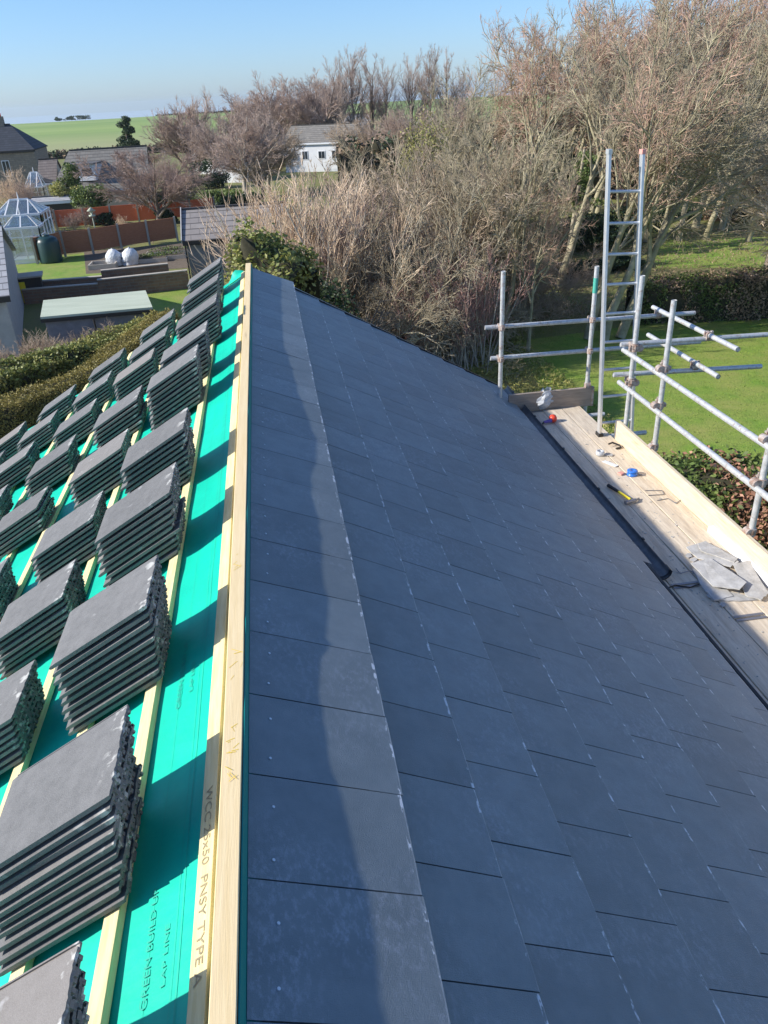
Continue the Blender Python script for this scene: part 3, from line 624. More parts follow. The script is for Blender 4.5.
# ladder
lad = empty('ladder', (3.4, 7.1, DZ-2.0), 'aluminium ladder rising above the scaffold deck with bare rungs', 'ladder')
lb_ = [Vector((3.20, 7.1, DZ+.02)), Vector((3.55, 7.1, DZ+.02))]; lt_ = [A(609, 153, 7.38), A(642.5, 153, 7.38)]
for i in (0, 1):
    d = (lt_[i]-lb_[i]); st = MB(); st.bar(lb_[i]-d*(0. if i == 0 else .1), lt_[i], .028, .062, up=(0, 1, 0)); st.build('stile', M['ali'], lad, bevel=.004)
    e = lt_[i]; MB().box(e+Vector((0, 0, .012)), (.036, .07, .04)).build('end_cap', M['pink' if i else 'ali'], lad)
MB().box(lb_[0]-Vector((0, 0, .012)), (.05, .09, .05)).build('rubber_foot', M['black'], lad)
nr = 10
for k in range(nr): 
    t = .012+k*.1045+.03; a = lb_[0].lerp(lt_[0], t); b_ = lb_[1].lerp(lt_[1], t)
    if t < .98: MB().tube(a, b_, .0145, n=10).build('rung', M['ali'], lad)
# support bracket under the ladder foot
rail('scaffold_transom', (3.0, 7.16, DZ-.05), (3.75, 7.16, DZ-.05), 'short tube under the black ladder foot')
# ------------------------------------------------------------------ things lying on the deck
def D(px, py): return G(px, py, DZ+.002)
c = D(541, 408); bagm = MB(); rr = random.Random(3); V = []; F = []; n = 14
for i in range(9):
    for k in range(n):
        t = i/8; a = 2*PI*k/n; r = (.055+.045*math.sin(PI*min(t*1.2, 1)))*(1+rr.uniform(-.28, .28)); V.append((c.x+.05*t+r*math.cos(a), c.y-.02+r*.6*math.sin(a), c.z+.004+.23*t*(1+rr.uniform(-.08, .08))))
for i in range(8):
    for k in range(n): j = (k+1) % n; F.append((i*n+k, i*n+j, (i+1)*n+j, (i+1)*n+k))
F.append(tuple(range(n))); setp(bagm.add(V, F).build('plastic_bag', M['bag']), 'crumpled clear plastic bag propped against the end toe board', 'plastic bag')
c = D(551, 423); tg = empty('nail_gun', c, 'small red and purple power tool beside the plastic bag', 'power tool', None)
MB().lathe((c.x+.03, c.y+.03, c.z), [(0, 0), (.03, .002), (.042, .02), (.044, .05), (.03, .075), (0, .082)]).build('housing', M['red'], tg)
MB().tube(c+Vector((.0, 0, .03)), c+Vector((-.09, -.02, .025)), .022, .014).build('grip', M['purple'], tg)
MB().tube(c+Vector((-.085, -.02, .022)), c+Vector((-.12, -.045, .014)), .012, .008).build('tip', M['black'], tg)
c = D(614, 447); hk = MB(); hk.path([c+Vector(p) for p in ((-.05, .02, .03), (.0, .045, .03), (.06, .0, .012), (.05, -.05, .01), (-.005, -.06, .01))], .009); setp(hk.build('gutter_bracket', M['black']), 'black curved gutter bracket lying near the toe board end', 'bracket')
c = D(600, 455); kn = empty('roll_of_tape', c, 'clear roll of tape with a grey flap lying on the boards', 'tape roll')
MB().lathe(c, [(.022, .0), (.04, .0), (.044, .02), (.04, .045), (.022, .045), (.022, .0)]).build('reel', M['bag'], kn)
MB().box(c+Vector((.07, -.02, .006)), (.10, .05, .006), rz=-.6).build('tail', M['offcut'], kn)
c = D(610, 464); pp = MB(); pp.box(c+Vector((0, 0, .004)), (.05, .16, .003), rz=.5); setp(pp.build('packet', M['paper'], bevel=.001), 'white paper packet between the tape roll and the blue coil', 'packet')
c = D(621, 474); setp(MB().box(c+Vector((0, 0, .008)), (.06, .05, .014), rz=.5).build('eraser_block', M['pink'], bevel=.006), 'small pink block beside the blue coil', 'block')
c = D(632, 475); bl = empty('line_reel', c, 'blue coil of builders line on a small reel', 'string reel')
MB().lathe(c, [(.0, .0), (.048, .0), (.05, .012), (.042, .016), (.042, .036), (.05, .04), (.048, .05), (.018, .052), (.014, .04), (0, .04)], 20).build('reel', M['blue'], bl)
MB().tube(c+Vector((.05, -.02, .01)), c+Vector((.10, -.05, .008)), .006).build('pin', M['steel'], bl)
# hammer
h0 = D(608, 487); h1 = D(632, 503); hd = (h1-h0).normalized(); hs = Vector((-hd.y, hd.x, 0)); hm = empty('hammer', h0, 'claw hammer with a yellow and black handle lying across the shadow edge', 'hammer')
zz = Vector((0, 0, .022)); L = (h1-h0).length
MB().tube(h0+zz*.8, h0+hd*L*.45+zz, .017, .014).build('grip', M['black'], hm)
MB().tube(h0+hd*L*.45+zz, h0+hd*L*.93+zz, .013, .012).build('shaft', M['yellow'], hm)
hh = MB(); hc = h1+zz; hh.tube(hc-hs*.055-hd*.0, hc+hs*.03, .016); hh.tube(hc-hs*.075, hc-hs*.055, .019); hh.bar(hc+hs*.03+Vector((0, 0, .004)), hc+hs*.10-hd*.035-Vector((0, 0, .012)), .012, .008); hh.bar(hc+hs*.03-Vector((0, 0, .006)), hc+hs*.10-hd*.035-Vector((0, 0, .018)), .012, .008)
hh.build('head', M['steel'], hm)
# wire bits
for i, (pts, lb) in enumerate([([(645, 491), (662, 491), (664, 495), (648, 496)], 'bent wire loop lying on the boards right of the hammer'), ([(657, 501), (668, 499), (676, 504), (682, 499)], 'twisted wire scrap beside the toe board, nearer than the wire loop'),]):
    setp(MB().path([D(*p)+Vector((0, 0, .006)) for p in pts], .0035, 5).build('wire_scrap', M['steel']), lb, 'wire')
setp(MB().path([D(664, 590)+Vector((0, 0, .005)), D(675, 586)+Vector((0, 0, .008)), D(690, 588)+Vector((0, 0, .006)), D(699, 585)+Vector((0, 0, .01))], .005, 6).build('cable', M['black']), 'black cable end lying across the shaded boards', 'cable')
setp(MB().path([D(676, 569)+Vector((0, 0, .006)), D(680, 574)+Vector((0, 0, .006)), D(690, 572)+Vector((0, 0, .012)), D(697, 575)+Vector((0, 0, .01))], .004, 6).build('tie_wire', M['steel']), 'grey twisted tie wire in the shade beside the broken slates', 'wire')
# white plastic length
w0 = D(713, 531); w1 = Vector((w0.x+.04, 2.2, DZ)); wp = empty('plastic_trim', w0, 'long white plastic trim lying beside the toe board', 'plastic trim')
dd = (w1-w0).normalized(); xx = Vector((dd.y, -dd.x, 0))
prof = [(-.05, .002), (-.05, .045), (-.042, .052), (.042, .052), (.05, .045), (.05, .002), (.043, .002), (.043, .042), (-.043, .042), (-.043, .002)]
MB().prism([w0+xx*a+Vector((0, 0, b_)) for a, b_ in prof], w1-w0).build('channel', M['white'], wp)
setp(MB().path([D(721, 530)+Vector((.0, 0, .07)), D(727, 533)+Vector((0, 0, .09)), D(731, 538)+Vector((0, 0, .07)), D(736, 540)+Vector((0, 0, .06))], .012, 6).build('pipe_clip', M['rust']), 'brown metal clip on top of the white plastic trim', 'clip')
# broken slates
def shard(corn, zlift, label, th=.008, hs_=(0, 0, 0, 0), m='offcut'):
    P = [D(*p)+Vector((0, 0, zlift+hs_[i % len(hs_)])) for i, p in enumerate(corn)]
    # ragged outline
    rr = random.Random(int(corn[0][0]*7)); Q = []
    for a, b_ in zip(P, P[1:]+P[:1]):
        for t in (0, .2, .4, .6, .8): Q.append(a.lerp(b_, t)+Vector((rr.uniform(-.006, .006), rr.uniform(-.006, .006), 0))*(1 if t else 0))
    o = MB().prism(Q, (0, 0, th)).build('broken_slate', M[m]); return setp(o, label, 'broken slate', 'broken slates on the scaffold deck')
shard([(686, 549), (705, 544), (738, 566), (730, 571), (697, 560)], .012, 'broken slate at the back of the heap, furthest from the camera', hs_=(.0, .01, .02, .02, 0))
shard([(697, 548), (706, 547), (737, 563), (733, 567), (700, 555)], .036, 'pale broken slate lying on top of the back one')
shard([(690, 567), (709, 563), (745, 590), (738, 597), (712, 590)], .03, 'large dark grey broken slate in front of the heap', hs_=(.0, .01, .03, .03, 0))
shard([(692, 571), (700, 568), (733, 598), (714, 602), (703, 590)], .004, 'pale slate slab under the large dark broken slate', th=.014)
shard([(732, 569), (748, 567), (768, 596), (760, 603), (745, 598)], .02, 'broken slate leaning by the white plastic trim, rightmost of the heap', hs_=(.02, .03, .0, 0, 0))
shard([(706, 596), (730, 593), (762, 600), (740, 602), (712, 601)], .002, 'long thin pale slate strip at the near side of the heap', th=.01)
for i, (px, py) in enumerate([(693, 560), (688, 556), (748, 578), (752, 583), (743, 575), (722, 605), (716, 570)]):
    shard([(px-3, py), (px+2, py-2), (px+4, py+1), (px, py+3)], .004, ['small slate chip at the left tip of the heap', 'tiny slate chip furthest left of the heap', 'small slate chip between the right slates and the trim', 'lowest small chip between the right slates and the trim', 'highest small chip between the right slates and the trim', 'small slate chip in front of the heap near the shadow edge', 'small slate chip between the two large slates'][i], th=.006)

gr_ = MB(); rr = random.Random(77)
for k in range(420):
    y = rr.uniform(3.2, 7.8) if k % 3 else rr.gauss(4.6, .5); x = rr.uniform(2.66, 3.30); s_ = rr.uniform(.002, .008)*(1.5 if k % 11 == 0 else 1); a_ = rr.random()*PI
    gr_.box((x, y, DZ+.0015+s_*.2), (s_*1.6, s_, s_*.5), rz=a_)
setp(gr_.build('slate_grit', M['offcut']), 'fine slate grit and crumbs scattered over the scaffold boards', 'grit', None, 'stuff')
# ------------------------------------------------------------------ vegetation generators
def unit(v): return v/np.maximum(np.linalg.norm(v, axis=-1, keepdims=True), 1e-9)
def tubes(a, b, ra, rb, k):
    d = unit(b-a); t = np.where(np.abs(d[:, 2:3]) < .9, np.array([[0, 0, 1.]]), np.array([[1., 0, 0]])); x = unit(np.cross(d, t)); y = np.cross(d, x)
    an = np.arange(k)*2*np.pi/k; o = x[:, None]*np.cos(an)[None, :, None]+y[:, None]*np.sin(an)[None, :, None]
    V = np.concatenate([a[:, None]+o*ra[:, None, None], b[:, None]+o*rb[:, None, None]], 1).reshape(-1, 3)
    i = np.arange(k); j = (i+1) % k; F = np.stack([i, j, k+j, k+i], 1)[None]+(np.arange(len(a))*2*k)[:, None, None]
    return V, F.reshape(-1, 4)
def grow(seed, starts, dirs, lens, rads, levels, lean=(0, 0, 0)):
    """levels: list of dict(seg, wig, up, child, ang, ratio, rr, t0).  Returns list per level of (a,b,ra,rb)."""
    g = np.random.default_rng(seed); P = np.array(starts, float); Dr = unit(np.array(dirs, float)); L = np.array(lens, float); R = np.array(rads, float); out = []
    lean = np.array(lean, float)
    for li, lv in enumerate(levels):
        ns = lv['seg']; pos = [P]; ds = [Dr]; rs = [R]; A_, B_, RA, RB = [], [], [], []
        p, d = P, Dr
        for s in range(ns):
            d = unit(d+g.normal(0, lv['wig'], d.shape)+np.array([0, 0, lv['up']])+lean*lv.get('lean', 1)); q = p+d*(L/ns)[:, None]
            r0 = R*(1-s/ns*lv.get('tap', .75)); r1 = R*(1-(s+1)/ns*lv.get('tap', .75))
            A_.append(p); B_.append(q); RA.append(r0); RB.append(r1); p = q; pos.append(p); ds.append(d); rs.append(r1)
        out.append(tuple(np.concatenate(z) for z in (A_, B_, RA, RB)))
        if li == len(levels)-1: break
        nc = lv['child']; n = len(P); T = g.uniform(lv.get('t0', .25), 1, (n, nc)); idx = np.minimum((T*ns).astype(int), ns-1); fr = (T*ns-idx)[..., None]
        pos = np.stack(pos, 1); dd = np.stack(ds, 1); rr = np.stack(rs, 1); ii = np.arange(n)[:, None]
        cp = pos[ii, idx]*(1-fr)+pos[ii, idx+1]*fr; cd_ = dd[ii, np.minimum(idx+1, ns)]
        rv = unit(g.normal(0, 1, cd_.shape)); side = unit(np.cross(cd_, rv)); an = np.radians(g.normal(lv['ang'], lv['ang']*.25, (n, nc)))[..., None]
        nd = cd_*np.cos(an)+side*np.sin(an)
        nl = L[:, None]*lv['ratio']*(1.15-.6*T)*g.uniform(.7, 1.25, (n, nc)); nr = rr[ii, idx]*lv['rr']
        P, Dr, L, R = cp.reshape(-1, 3), nd.reshape(-1, 3), nl.ravel(), np.maximum(nr.ravel(), lv.get('rmin', .004))
    return out
def mesh_np(name, V, F, m, attr=None):
    me = bpy.data.meshes.new(name); V = np.asarray(V, np.float32); F = np.asarray(F, np.int32)
    me.vertices.add(len(V)); me.vertices.foreach_set('co', V.ravel()); me.loops.add(F.size); me.loops.foreach_set('vertex_index', F.ravel())
    me.polygons.add(len(F)); me.polygons.foreach_set('loop_start', np.arange(0, F.size, F.shape[1], dtype=np.int32)); me.update(calc_edges=True)
    if attr is not None: me.attributes.new('rnd', 'FLOAT', 'FACE').data.foreach_set('value', np.asarray(attr, np.float32))
    me.materials.append(m); return me
def seg_mesh(name, segs, m, ks):
    VV = []; FF = []; n = 0
    for (a, b, ra, rb), k in zip(segs, ks):
        V, F = tubes(a, b, ra, rb, k); VV.append(V); FF.append(F+n); n += len(V)
    return mesh_np(name, np.concatenate(VV), np.concatenate(FF), m)
def leaf_mesh(name, pts, size, m, seed=0, nrm=None, asp=.55):
    g = np.random.default_rng(seed); n = len(pts); u = unit(g.normal(0, 1, (n, 3))); 
    if nrm is not None: u = unit(np.cross(nrm+g.normal(0, .6, (n, 3)), u))
    w = unit(np.cross(u, unit(g.normal(0, 1, (n, 3))))); s = size*g.uniform(.6, 1.4, (n, 1)); 
    V = np.stack([pts-u*s*.5, pts-w*s*asp*.5+u*s*.05, pts+u*s*.5, pts+w*s*asp*.5+u*s*.05], 1).reshape(-1, 3)
    return mesh_np(name, V, np.arange(4*n).reshape(-1, 4), m, attr=g.uniform(0, 1, n))
def put(name, me, parent=None, loc=None):
    o = bpy.data.objects.new(name, me); col.objects.link(o)
    if parent is not None: o.parent = parent
    if loc is not None: o.location = loc
    return o
M['blade'] = leafm('lawn blades', (.17, .25, .03), (.25, .33, .05))
# --- tree kinds (unit: metres, origin at the base); each returns (trunk mesh, crown mesh)
CACHE = {}
def kind(k, seed):
    if (k, seed) in CACHE: return CACHE[(k, seed)]
    g = np.random.default_rng(seed*7+3)
    z = np.zeros((1, 3))
    if k == 'upright':      # 10 m tall, ash or poplar
        s = grow(seed, z, [[.05, 0, 1]], [8.6], [.17], [dict(seg=9, wig=.05, up=.05, child=24, ang=42, ratio=.52, rr=.55, t0=.12), dict(seg=6, wig=.06, up=.12, child=15, ang=30, ratio=.40, rr=.55, t0=.1), dict(seg=4, wig=.06, up=.08, child=7, ang=30, ratio=.55, rr=.7, rmin=.012, t0=.1), dict(seg=2, wig=.06, up=.06)])
        tm, cm = ('barkdark', 'twigfar')
    elif k == 'dome':       # broad head, 7 m tall 8 m wide
        s = grow(seed, z, [[.1, 0, 1]], [2.2], [.20], [dict(seg=4, wig=.08, up=.05, child=15, ang=46, ratio=1.7, rr=.5, t0=.4), dict(seg=8, wig=.08, up=.04, child=15, ang=38, ratio=.42, rr=.5, t0=.12), dict(seg=5, wig=.08, up=.04, child=9, ang=36, ratio=.5, rr=.6, rmin=.011, t0=.1), dict(seg=3, wig=.07, up=.04, child=4, ang=32, ratio=.65, rr=.75, rmin=.009), dict(seg=2, wig=.06, up=.03)])
        tm, cm = ('barkdark', 'twigbrown')
    elif k == 'fan':        # garden cherry, spreading fan with thin hanging tips, 6 m
        s = grow(seed, z+[[0, 0, 0]], [[.1, 0, 1]], [1.1], [.14], [dict(seg=3, wig=.08, up=.05, child=15, ang=46, ratio=3.6, rr=.45, t0=.3), dict(seg=9, wig=.06, up=.02, child=20, ang=32, ratio=.36, rr=.5, t0=.15), dict(seg=5, wig=.07, up=.03, child=9, ang=32, ratio=.55, rr=.6, rmin=.009, t0=.1), dict(seg=3, wig=.07, up=.02, child=4, ang=30, ratio=.7, rr=.75, rmin=.008), dict(seg=2, wig=.06, up=.0)])
        tm, cm = ('barkdark', 'twigpale2')
    elif k == 'dense':      # tight brush-like crown, 8 m
        s = grow(seed, z, [[0, 0, 1]], [3.4], [.2], [dict(seg=5, wig=.05, up=.05, child=38, ang=58, ratio=1.1, rr=.5, t0=.1), dict(seg=6, wig=.07, up=.10, child=16, ang=32, ratio=.42, rr=.6, t0=.1), dict(seg=4, wig=.07, up=.08, child=10, ang=30, ratio=.55, rr=.6, rmin=.014, t0=.1), dict(seg=3, wig=.08, up=.05)])
        tm, cm = ('barkdark', 'twigfar')
    elif k.startswith('wind'):       # wind-combed, everything sweeps to the right and up, 11 m
        rmn = .0085
        s = grow(seed, z, [[.18, 0, 1]], [5.2], [.18], [dict(seg=7, wig=.08, up=.02, child=12, ang=38, ratio=1.0, rr=.60, t0=.42), dict(seg=8, wig=.11, up=.035, child=11, ang=42, ratio=.46, rr=.52, t0=.12, rmin=.02), dict(seg=6, wig=.10, up=.03, child=6, ang=40, ratio=.50, rr=.5, rmin=.012, t0=.1), dict(seg=4, wig=.10, up=.03, child=3, ang=36, ratio=.7, rr=.65, rmin=.008), dict(seg=3, wig=.09, up=.03)], lean=(.035, 0, 0))
        tm, cm = ('barkgreen', 'twiggreen' if k.endswith('g') else 'twigred')
    elif k.startswith('shrub'):      # many-stemmed thicket, 4 m
        n = 26; st = np.c_[g.normal(0, .35, n), g.normal(0, .35, n), np.zeros(n)]; di = np.c_[g.normal(0, .42, n), g.normal(0, .42, n), np.ones(n)]
        s = grow(seed, st, di, g.uniform(2.0, 3.6, n), np.full(n, .026), [dict(seg=8, wig=.11, up=.03, child=10, ang=42, ratio=.40, rr=.6, tap=.6), dict(seg=5, wig=.09, up=.04, child=6, ang=36, ratio=.55, rr=.65, rmin=.010), dict(seg=3, wig=.08, up=.04, child=3, ang=30, ratio=.75, rr=.75, rmin=.008), dict(seg=2, wig=.07, up=.03)])
        tm, cm = {'shrubp': ('barkpale', 'twigpale'), 'shrubg': ('bark', 'twiggreen'), 'shrubb': ('bark', 'twigbrown'), 'shrubr': ('barkpale', 'twigpurple')}[k]
    elif k == 'broom':      # straight upright stems, 3 m
        n = 60; st = np.c_[g.normal(0, .28, n), g.normal(0, .28, n), np.zeros(n)]; di = np.c_[g.normal(0, .22, n), g.normal(0, .22, n), np.ones(n)]
        s = grow(seed, st, di, g.uniform(1.4, 2.5, n), np.full(n, .016), [dict(seg=6, wig=.06, up=.04, child=10, ang=26, ratio=.38, rr=.6, tap=.6), dict(seg=4, wig=.08, up=.1, child=4, ang=26, ratio=.5, rr=.7, rmin=.006), dict(seg=3, wig=.08, up=.08)])
        tm, cm = ('barkpale', 'twigpurple')
    elif k == 'thicket':    # sprawling arching tangle 3 m tall, 5 m wide
        n = 34; st = np.c_[g.normal(0, .9, n), g.normal(0, .6, n), np.zeros(n)]; di = np.c_[g.normal(0, .7, n), g.normal(0, .6, n), np.ones(n)*.9]
        s = grow(seed, st, di, g.uniform(2.0, 3.8, n), np.full(n, .03), [dict(seg=9, wig=.17, up=-.02, child=13, ang=44, ratio=.42, rr=.6, tap=.6), dict(seg=5, wig=.18, up=.0, child=9, ang=42, ratio=.5, rr=.6, rmin=.009), dict(seg=3, wig=.2, up=.02, child=4, ang=40, ratio=.6, rr=.7, rmin=.007), dict(seg=2, wig=.15, up=.03)])
        tm, cm = ('bark', 'twiggreen')
    elif k == 'twighedge':
        n = 90; st = np.c_[g.uniform(-1, 1, n), g.uniform(-.4, .4, n), np.zeros(n)]; di = np.c_[g.normal(0, .15, n), g.normal(0, .15, n), np.ones(n)]
        s = grow(seed, st, di, g.uniform(1.0, 1.9, n), np.full(n, .013), [dict(seg=5, wig=.10, up=.05, child=11, ang=34, ratio=.38, rr=.7, tap=.5), dict(seg=3, wig=.12, up=.07, child=4, ang=34, ratio=.5, rr=.7, rmin=.006), dict(seg=2, wig=.12, up=.05)])
        tm, cm = ('barkdark', 'twigpale2')
    nt_ = 3 if k.startswith('wind') else 2 if k in ('dome', 'fan', 'upright', 'dense') else 1
    T = seg_mesh('trunk', s[:nt_], M[tm], [8, 6, 4][:nt_]); Cn = seg_mesh('crown', s[nt_:], M[cm], [4]+[3]*8)
    zz = np.concatenate([x[1][:, 2] for x in s]); CACHE[(k, seed)] = (T, Cn, float(np.percentile(zz, 99.7)))
    return CACHE[(k, seed)]
M['twigpale2'] = twigm('dusty pink brown twigs', (.30, .21, .17), (.42, .31, .26))
def plant(k, seed, base, H, label, cat='tree', name='bare_tree', group=None, wx=1, rz=0, tilt=0, crown=None, trunkm=None):
    T, Cn, h = kind(k, seed); sc = H/h
    o = empty(name, base, label, cat, group, rz); o.scale = (sc*wx, sc*wx, sc); o.rotation_euler = (0, tilt, rz)
    a = put('trunk' if cat == 'tree' else 'stems', T, o); b = put('crown' if cat == 'tree' else 'twigs', Cn, o)
    for ob, mm in ((a, trunkm), (b, crown)):
        if mm: ob.material_slots[0].link = 'OBJECT'; ob.material_slots[0].material = M[mm]
    return o
def top(px, py, Y): p = A(px, py, Y); return Vector((p.x, Y, 0)), max(p.z, .5)
def blobs(seed, n, cents, rads, shell=.55):
    g = np.random.default_rng(seed); cents = np.array(cents, float); rads = np.array(rads, float); w = (rads[:, 0]*rads[:, 1]+rads[:, 0]*rads[:, 2]); i = g.choice(len(cents), n, p=w/w.sum())
    d = unit(g.normal(0, 1, (n, 3))); r = g.uniform(shell, 1, (n, 1))**.5; return cents[i]+d*r*rads[i], d
def bush(name, base, w, dpt, h, label, m, seed, n=5000, size=.12, cat='bush', group=None, lumps=14, core=True, zlo=.12):
    """leafy evergreen: stems + a crown made of many leaf clumps"""
    g = np.random.default_rng(seed); o = empty(name, base, label, cat, group)
    cs = []; rs = []
    for k in range(lumps):
        a = g.uniform(0, 2*PI); q = g.uniform(0, 1)**.5; z = g.uniform(zlo, .8); f = math.sqrt(max(.12, 1-(max(z-.35, 0)/.65)**2))
        cs.append((math.cos(a)*q*w/2*f*.72, math.sin(a)*q*dpt/2*f*.72, z*h)); r = g.uniform(.16, .27); rs.append((w*r, dpt*r, h*r*.9))
    P, d = blobs(seed, n, cs, rs, .3); keep = P[:, 2] > .03; P = P[keep]
    put('foliage', leaf_mesh('foliage', P, size, M[m], seed, asp=.6), o)
    st = grow(seed, np.c_[g.normal(0, w*.05, 6), g.normal(0, dpt*.05, 6), np.zeros(6)], np.c_[g.normal(0, .4, 6), g.normal(0, .4, 6), np.ones(6)], np.full(6, h*.75), np.full(6, .03*h/2), [dict(seg=5, wig=.1, up=.05, child=6, ang=40, ratio=.5, rr=.6), dict(seg=3, wig=.1, up=.05)])
    put('stem', seg_mesh('stem', st, M['barkdark'], [5, 4]), o)
    return o
def hedge(name, pts, h, w, label, m, seed, size=.09, dens=900, mix=None, rough=.06, group=None, hfun=None, cat='hedge', corem='core'):
    """hedge along a line: twiggy inner body plus leaf shell; top at h"""
    g = np.random.default_rng(seed); P = [Vector(p) for p in pts]; c = sum((Vector((p.x, p.y, 0)) for p in P), Vector())/len(P); o = empty(name, c, label, cat, group)
    L = [0]
    for a, b in zip(P, P[1:]): L.append(L[-1]+(Vector((b.x-a.x, b.y-a.y, 0))).length)
    tot = L[-1]; xs = np.array([p.x for p in P])-c.x; ys = np.array([p.y for p in P])-c.y; hs = np.array([p.z if p.z > .3 else h for p in P])
    def at(t): return np.interp(t, L, xs), np.interp(t, L, ys), np.interp(t, L, hs)
    def nrm(t):
        x0, y0, _ = at(np.clip(t-.15, 0, tot)); x1, y1, _ = at(np.clip(t+.15, 0, tot)); d = unit(np.stack([x1-x0, y1-y0], -1)); return -d[..., 1], d[..., 0]
    ph = g.uniform(0, 6, 8)
    def wob(t, q): return rough*(np.sin(t*1.3+ph[0]+q*2)+.7*np.sin(t*3.1+ph[1]+q*3)+.5*np.sin(t*7.3+ph[2]+q*5)+.35*np.sin(t*15+ph[3]+q*9))
    K = max(8, int(tot/.35)); V = []; F = []; ss = [(-.5, 0), (-.5, .55), (-.46, .9), (-.36, 1), (0, 1.01), (.36, 1), (.46, .9), (.5, .55), (.5, 0)]
    for i in range(K+1):
        t = tot*i/K; x, y, hh = at(t); nx_, ny_ = nrm(np.array(t))
        for q, (sx, sz) in enumerate(ss): ww = (w-.1)*sx+wob(t, q)*.7*np.sign(sx); V.append((x+nx_*ww, y+ny_*ww, max(0, (hh-.07)*sz+wob(t, q)*(sz > .5))))
    q = len(ss)
    for i in range(K):
        for k in range(q-1): F.append((i*q+k, i*q+k+1, (i+1)*q+k+1, (i+1)*q+k))
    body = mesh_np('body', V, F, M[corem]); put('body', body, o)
    n = int(dens*tot*(2*h+w)); t = g.uniform(0, tot, n); x, y, hh = at(t); nx_, ny_ = nrm(t); u = g.uniform(0, 2*h+w, n)
    side = np.where(u < h, -.5, np.where(u > h+w, .5, (u-h)/w-.5)); zz = np.where(u < h, u/h, np.where(u > h+w, (2*h+w-u)/h, 1.0))
    ed = np.minimum(1, np.abs(side)*2); rnd_ = np.where(zz > .88, (zz-.88)/.12, 0)*np.where(ed > .8, (ed-.8)/.2, 0)*.08
    off = w*side*(1-.0*zz)+np.sign(side)*wob(t, side*4+2)*.7*(ed > .9); jit = g.normal(0, .035+rough*.3, (3, n))
    X = x+nx_*(off*(1-rnd_))+jit[0]; Y = y+ny_*(off*(1-rnd_))+jit[1]; Z = np.maximum(.02, hh*zz-rnd_*h*.5+wob(t, side*4+4)*(zz > .7)+jit[2])
    pts_ = np.c_[X, Y, Z]; nn = np.c_[nx_*np.sign(side)*(zz < .97), ny_*np.sign(side)*(zz < .97), (zz > .85)*1.0+.1]
    ms_ = [m]+(mix or []); pick = ((np.sin(t*.9+ph[4])+np.sin(t*2.3+ph[5]+side*3)+.8*np.sin(zz*5+t*4+ph[6])+g.normal(0, .8, n)) > 0).astype(int) if mix else np.zeros(n, int)
    for k, mm in enumerate(ms_):
        s_ = pick == k
        if s_.sum(): put('foliage', leaf_mesh('foliage', pts_[s_], size, M[mm], seed+k, nrm=nn[s_]), o)
    return o
# ------------------------------------------------------------------ left: hedges below the roof
hedge('clipped_hedge', [G(-70, 423, 2.25), G(0, 405, 2.25), G(45, 389, 2.25), G(88, 371, 2.25), G(112, 352, 2.25), G(140, 331, 2.25), G(165, 312, 2.25)], 2.25, .9, 'smoothly clipped olive hedge curving just below the tile stacks', 'conifer', 11, size=.05, dens=2200, rough=.03)
hedge('leafy_hedge', [G(-60, 392, 2.1), G(0, 372, 2.1), G(50, 354, 2.1), G(100, 342, 2.1), G(135, 330, 2.1), G(160, 318, 2.1)], 2.1, 1.3, 'bright green leafy hedge behind the clipped olive hedge', 'leafhedge', 12, size=.10, dens=900, mix=['leafyellow'], rough=.08)
b0, _ = top(62, 372, 15.5); bush('leafy_shrub', b0, 1.8, 1.6, 2.1, 'pale leaved shrub poking up between the clipped hedge and the roof', 'leafyellow', 21, n=2600, size=.09)
for i, px in enumerate((-12, 12, 34, 56, 76, 92)):
    b0, H = top(px, 323+(i % 2)*4, 24.6+(i % 3)*.5); plant('twighedge', 31+i % 3, b0, 2.1+.15*(i % 2), ['bare brown hedge plant at the left edge below the neighbouring house', 'bare brown hedge plant under the corner of the neighbouring house', 'bare brown hedge plant left of the pale green flat roof', 'bare brown hedge plant below the left corner of the flat roof', 'bare brown hedge plant below the middle of the flat roof', 'bare brown hedge plant at the right end of the row'][i], 'shrub', 'bare_shrub', 'row of bare brown hedge plants', rz=i*.9, crown='twigbrown')
# ------------------------------------------------------------------ buildings
def uvmesh(name, quads, m, parent=None, **kw):
    V = []; F = []; U = []
    for q in quads:
        b = len(V); V += [tuple(p) for p in q]; F.append(tuple(range(b, b+len(q))))
        a, b1, d = Vector(q[0]), Vector(q[1]), Vector(q[-1]); ex = (b1-a).normalized(); nn = ex.cross(d-a).normalized(); ey = nn.cross(ex)
        U += [((Vector(p)-a).dot(ex), (Vector(p)-a).dot(ey)) for p in q]
    me = bpy.data.meshes.new(name); me.from_pydata(V, [], F); me.update(); uvl = me.uv_layers.new(name='UVMap')
    lv = np.zeros(len(me.loops), np.int32); me.loops.foreach_get('vertex_index', lv); uvl.data.foreach_set('uv', np.array(U, np.float32)[lv].ravel()); me.materials.append(m)
    o = bpy.data.objects.new(name, me); col.objects.link(o)
    if parent is not None: o.parent = parent; o.matrix_parent_inverse = pinv(parent)
    sm = o.modifiers.new('thick', 'SOLIDIFY'); sm.thickness = .10; sm.offset = -1
    return setp(o, **kw)
class Loc:                    # local frame for a building: x along front, y to the back
    def __init__(s, o, rz): s.o = Vector((o[0], o[1], 0)); s.c, s.s = math.cos(rz), math.sin(rz); s.rz = rz
    def __call__(s, x, y, z): return Vector((s.o.x+x*s.c-y*s.s, s.o.y+x*s.s+y*s.c, z))
def lbox(m, L, x0, x1, y0, y1, z0, z1): m.box(L((x0+x1)/2, (y0+y1)/2, (z0+z1)/2), (abs(x1-x0), abs(y1-y0), abs(z1-z0)), rz=L.rz); return m
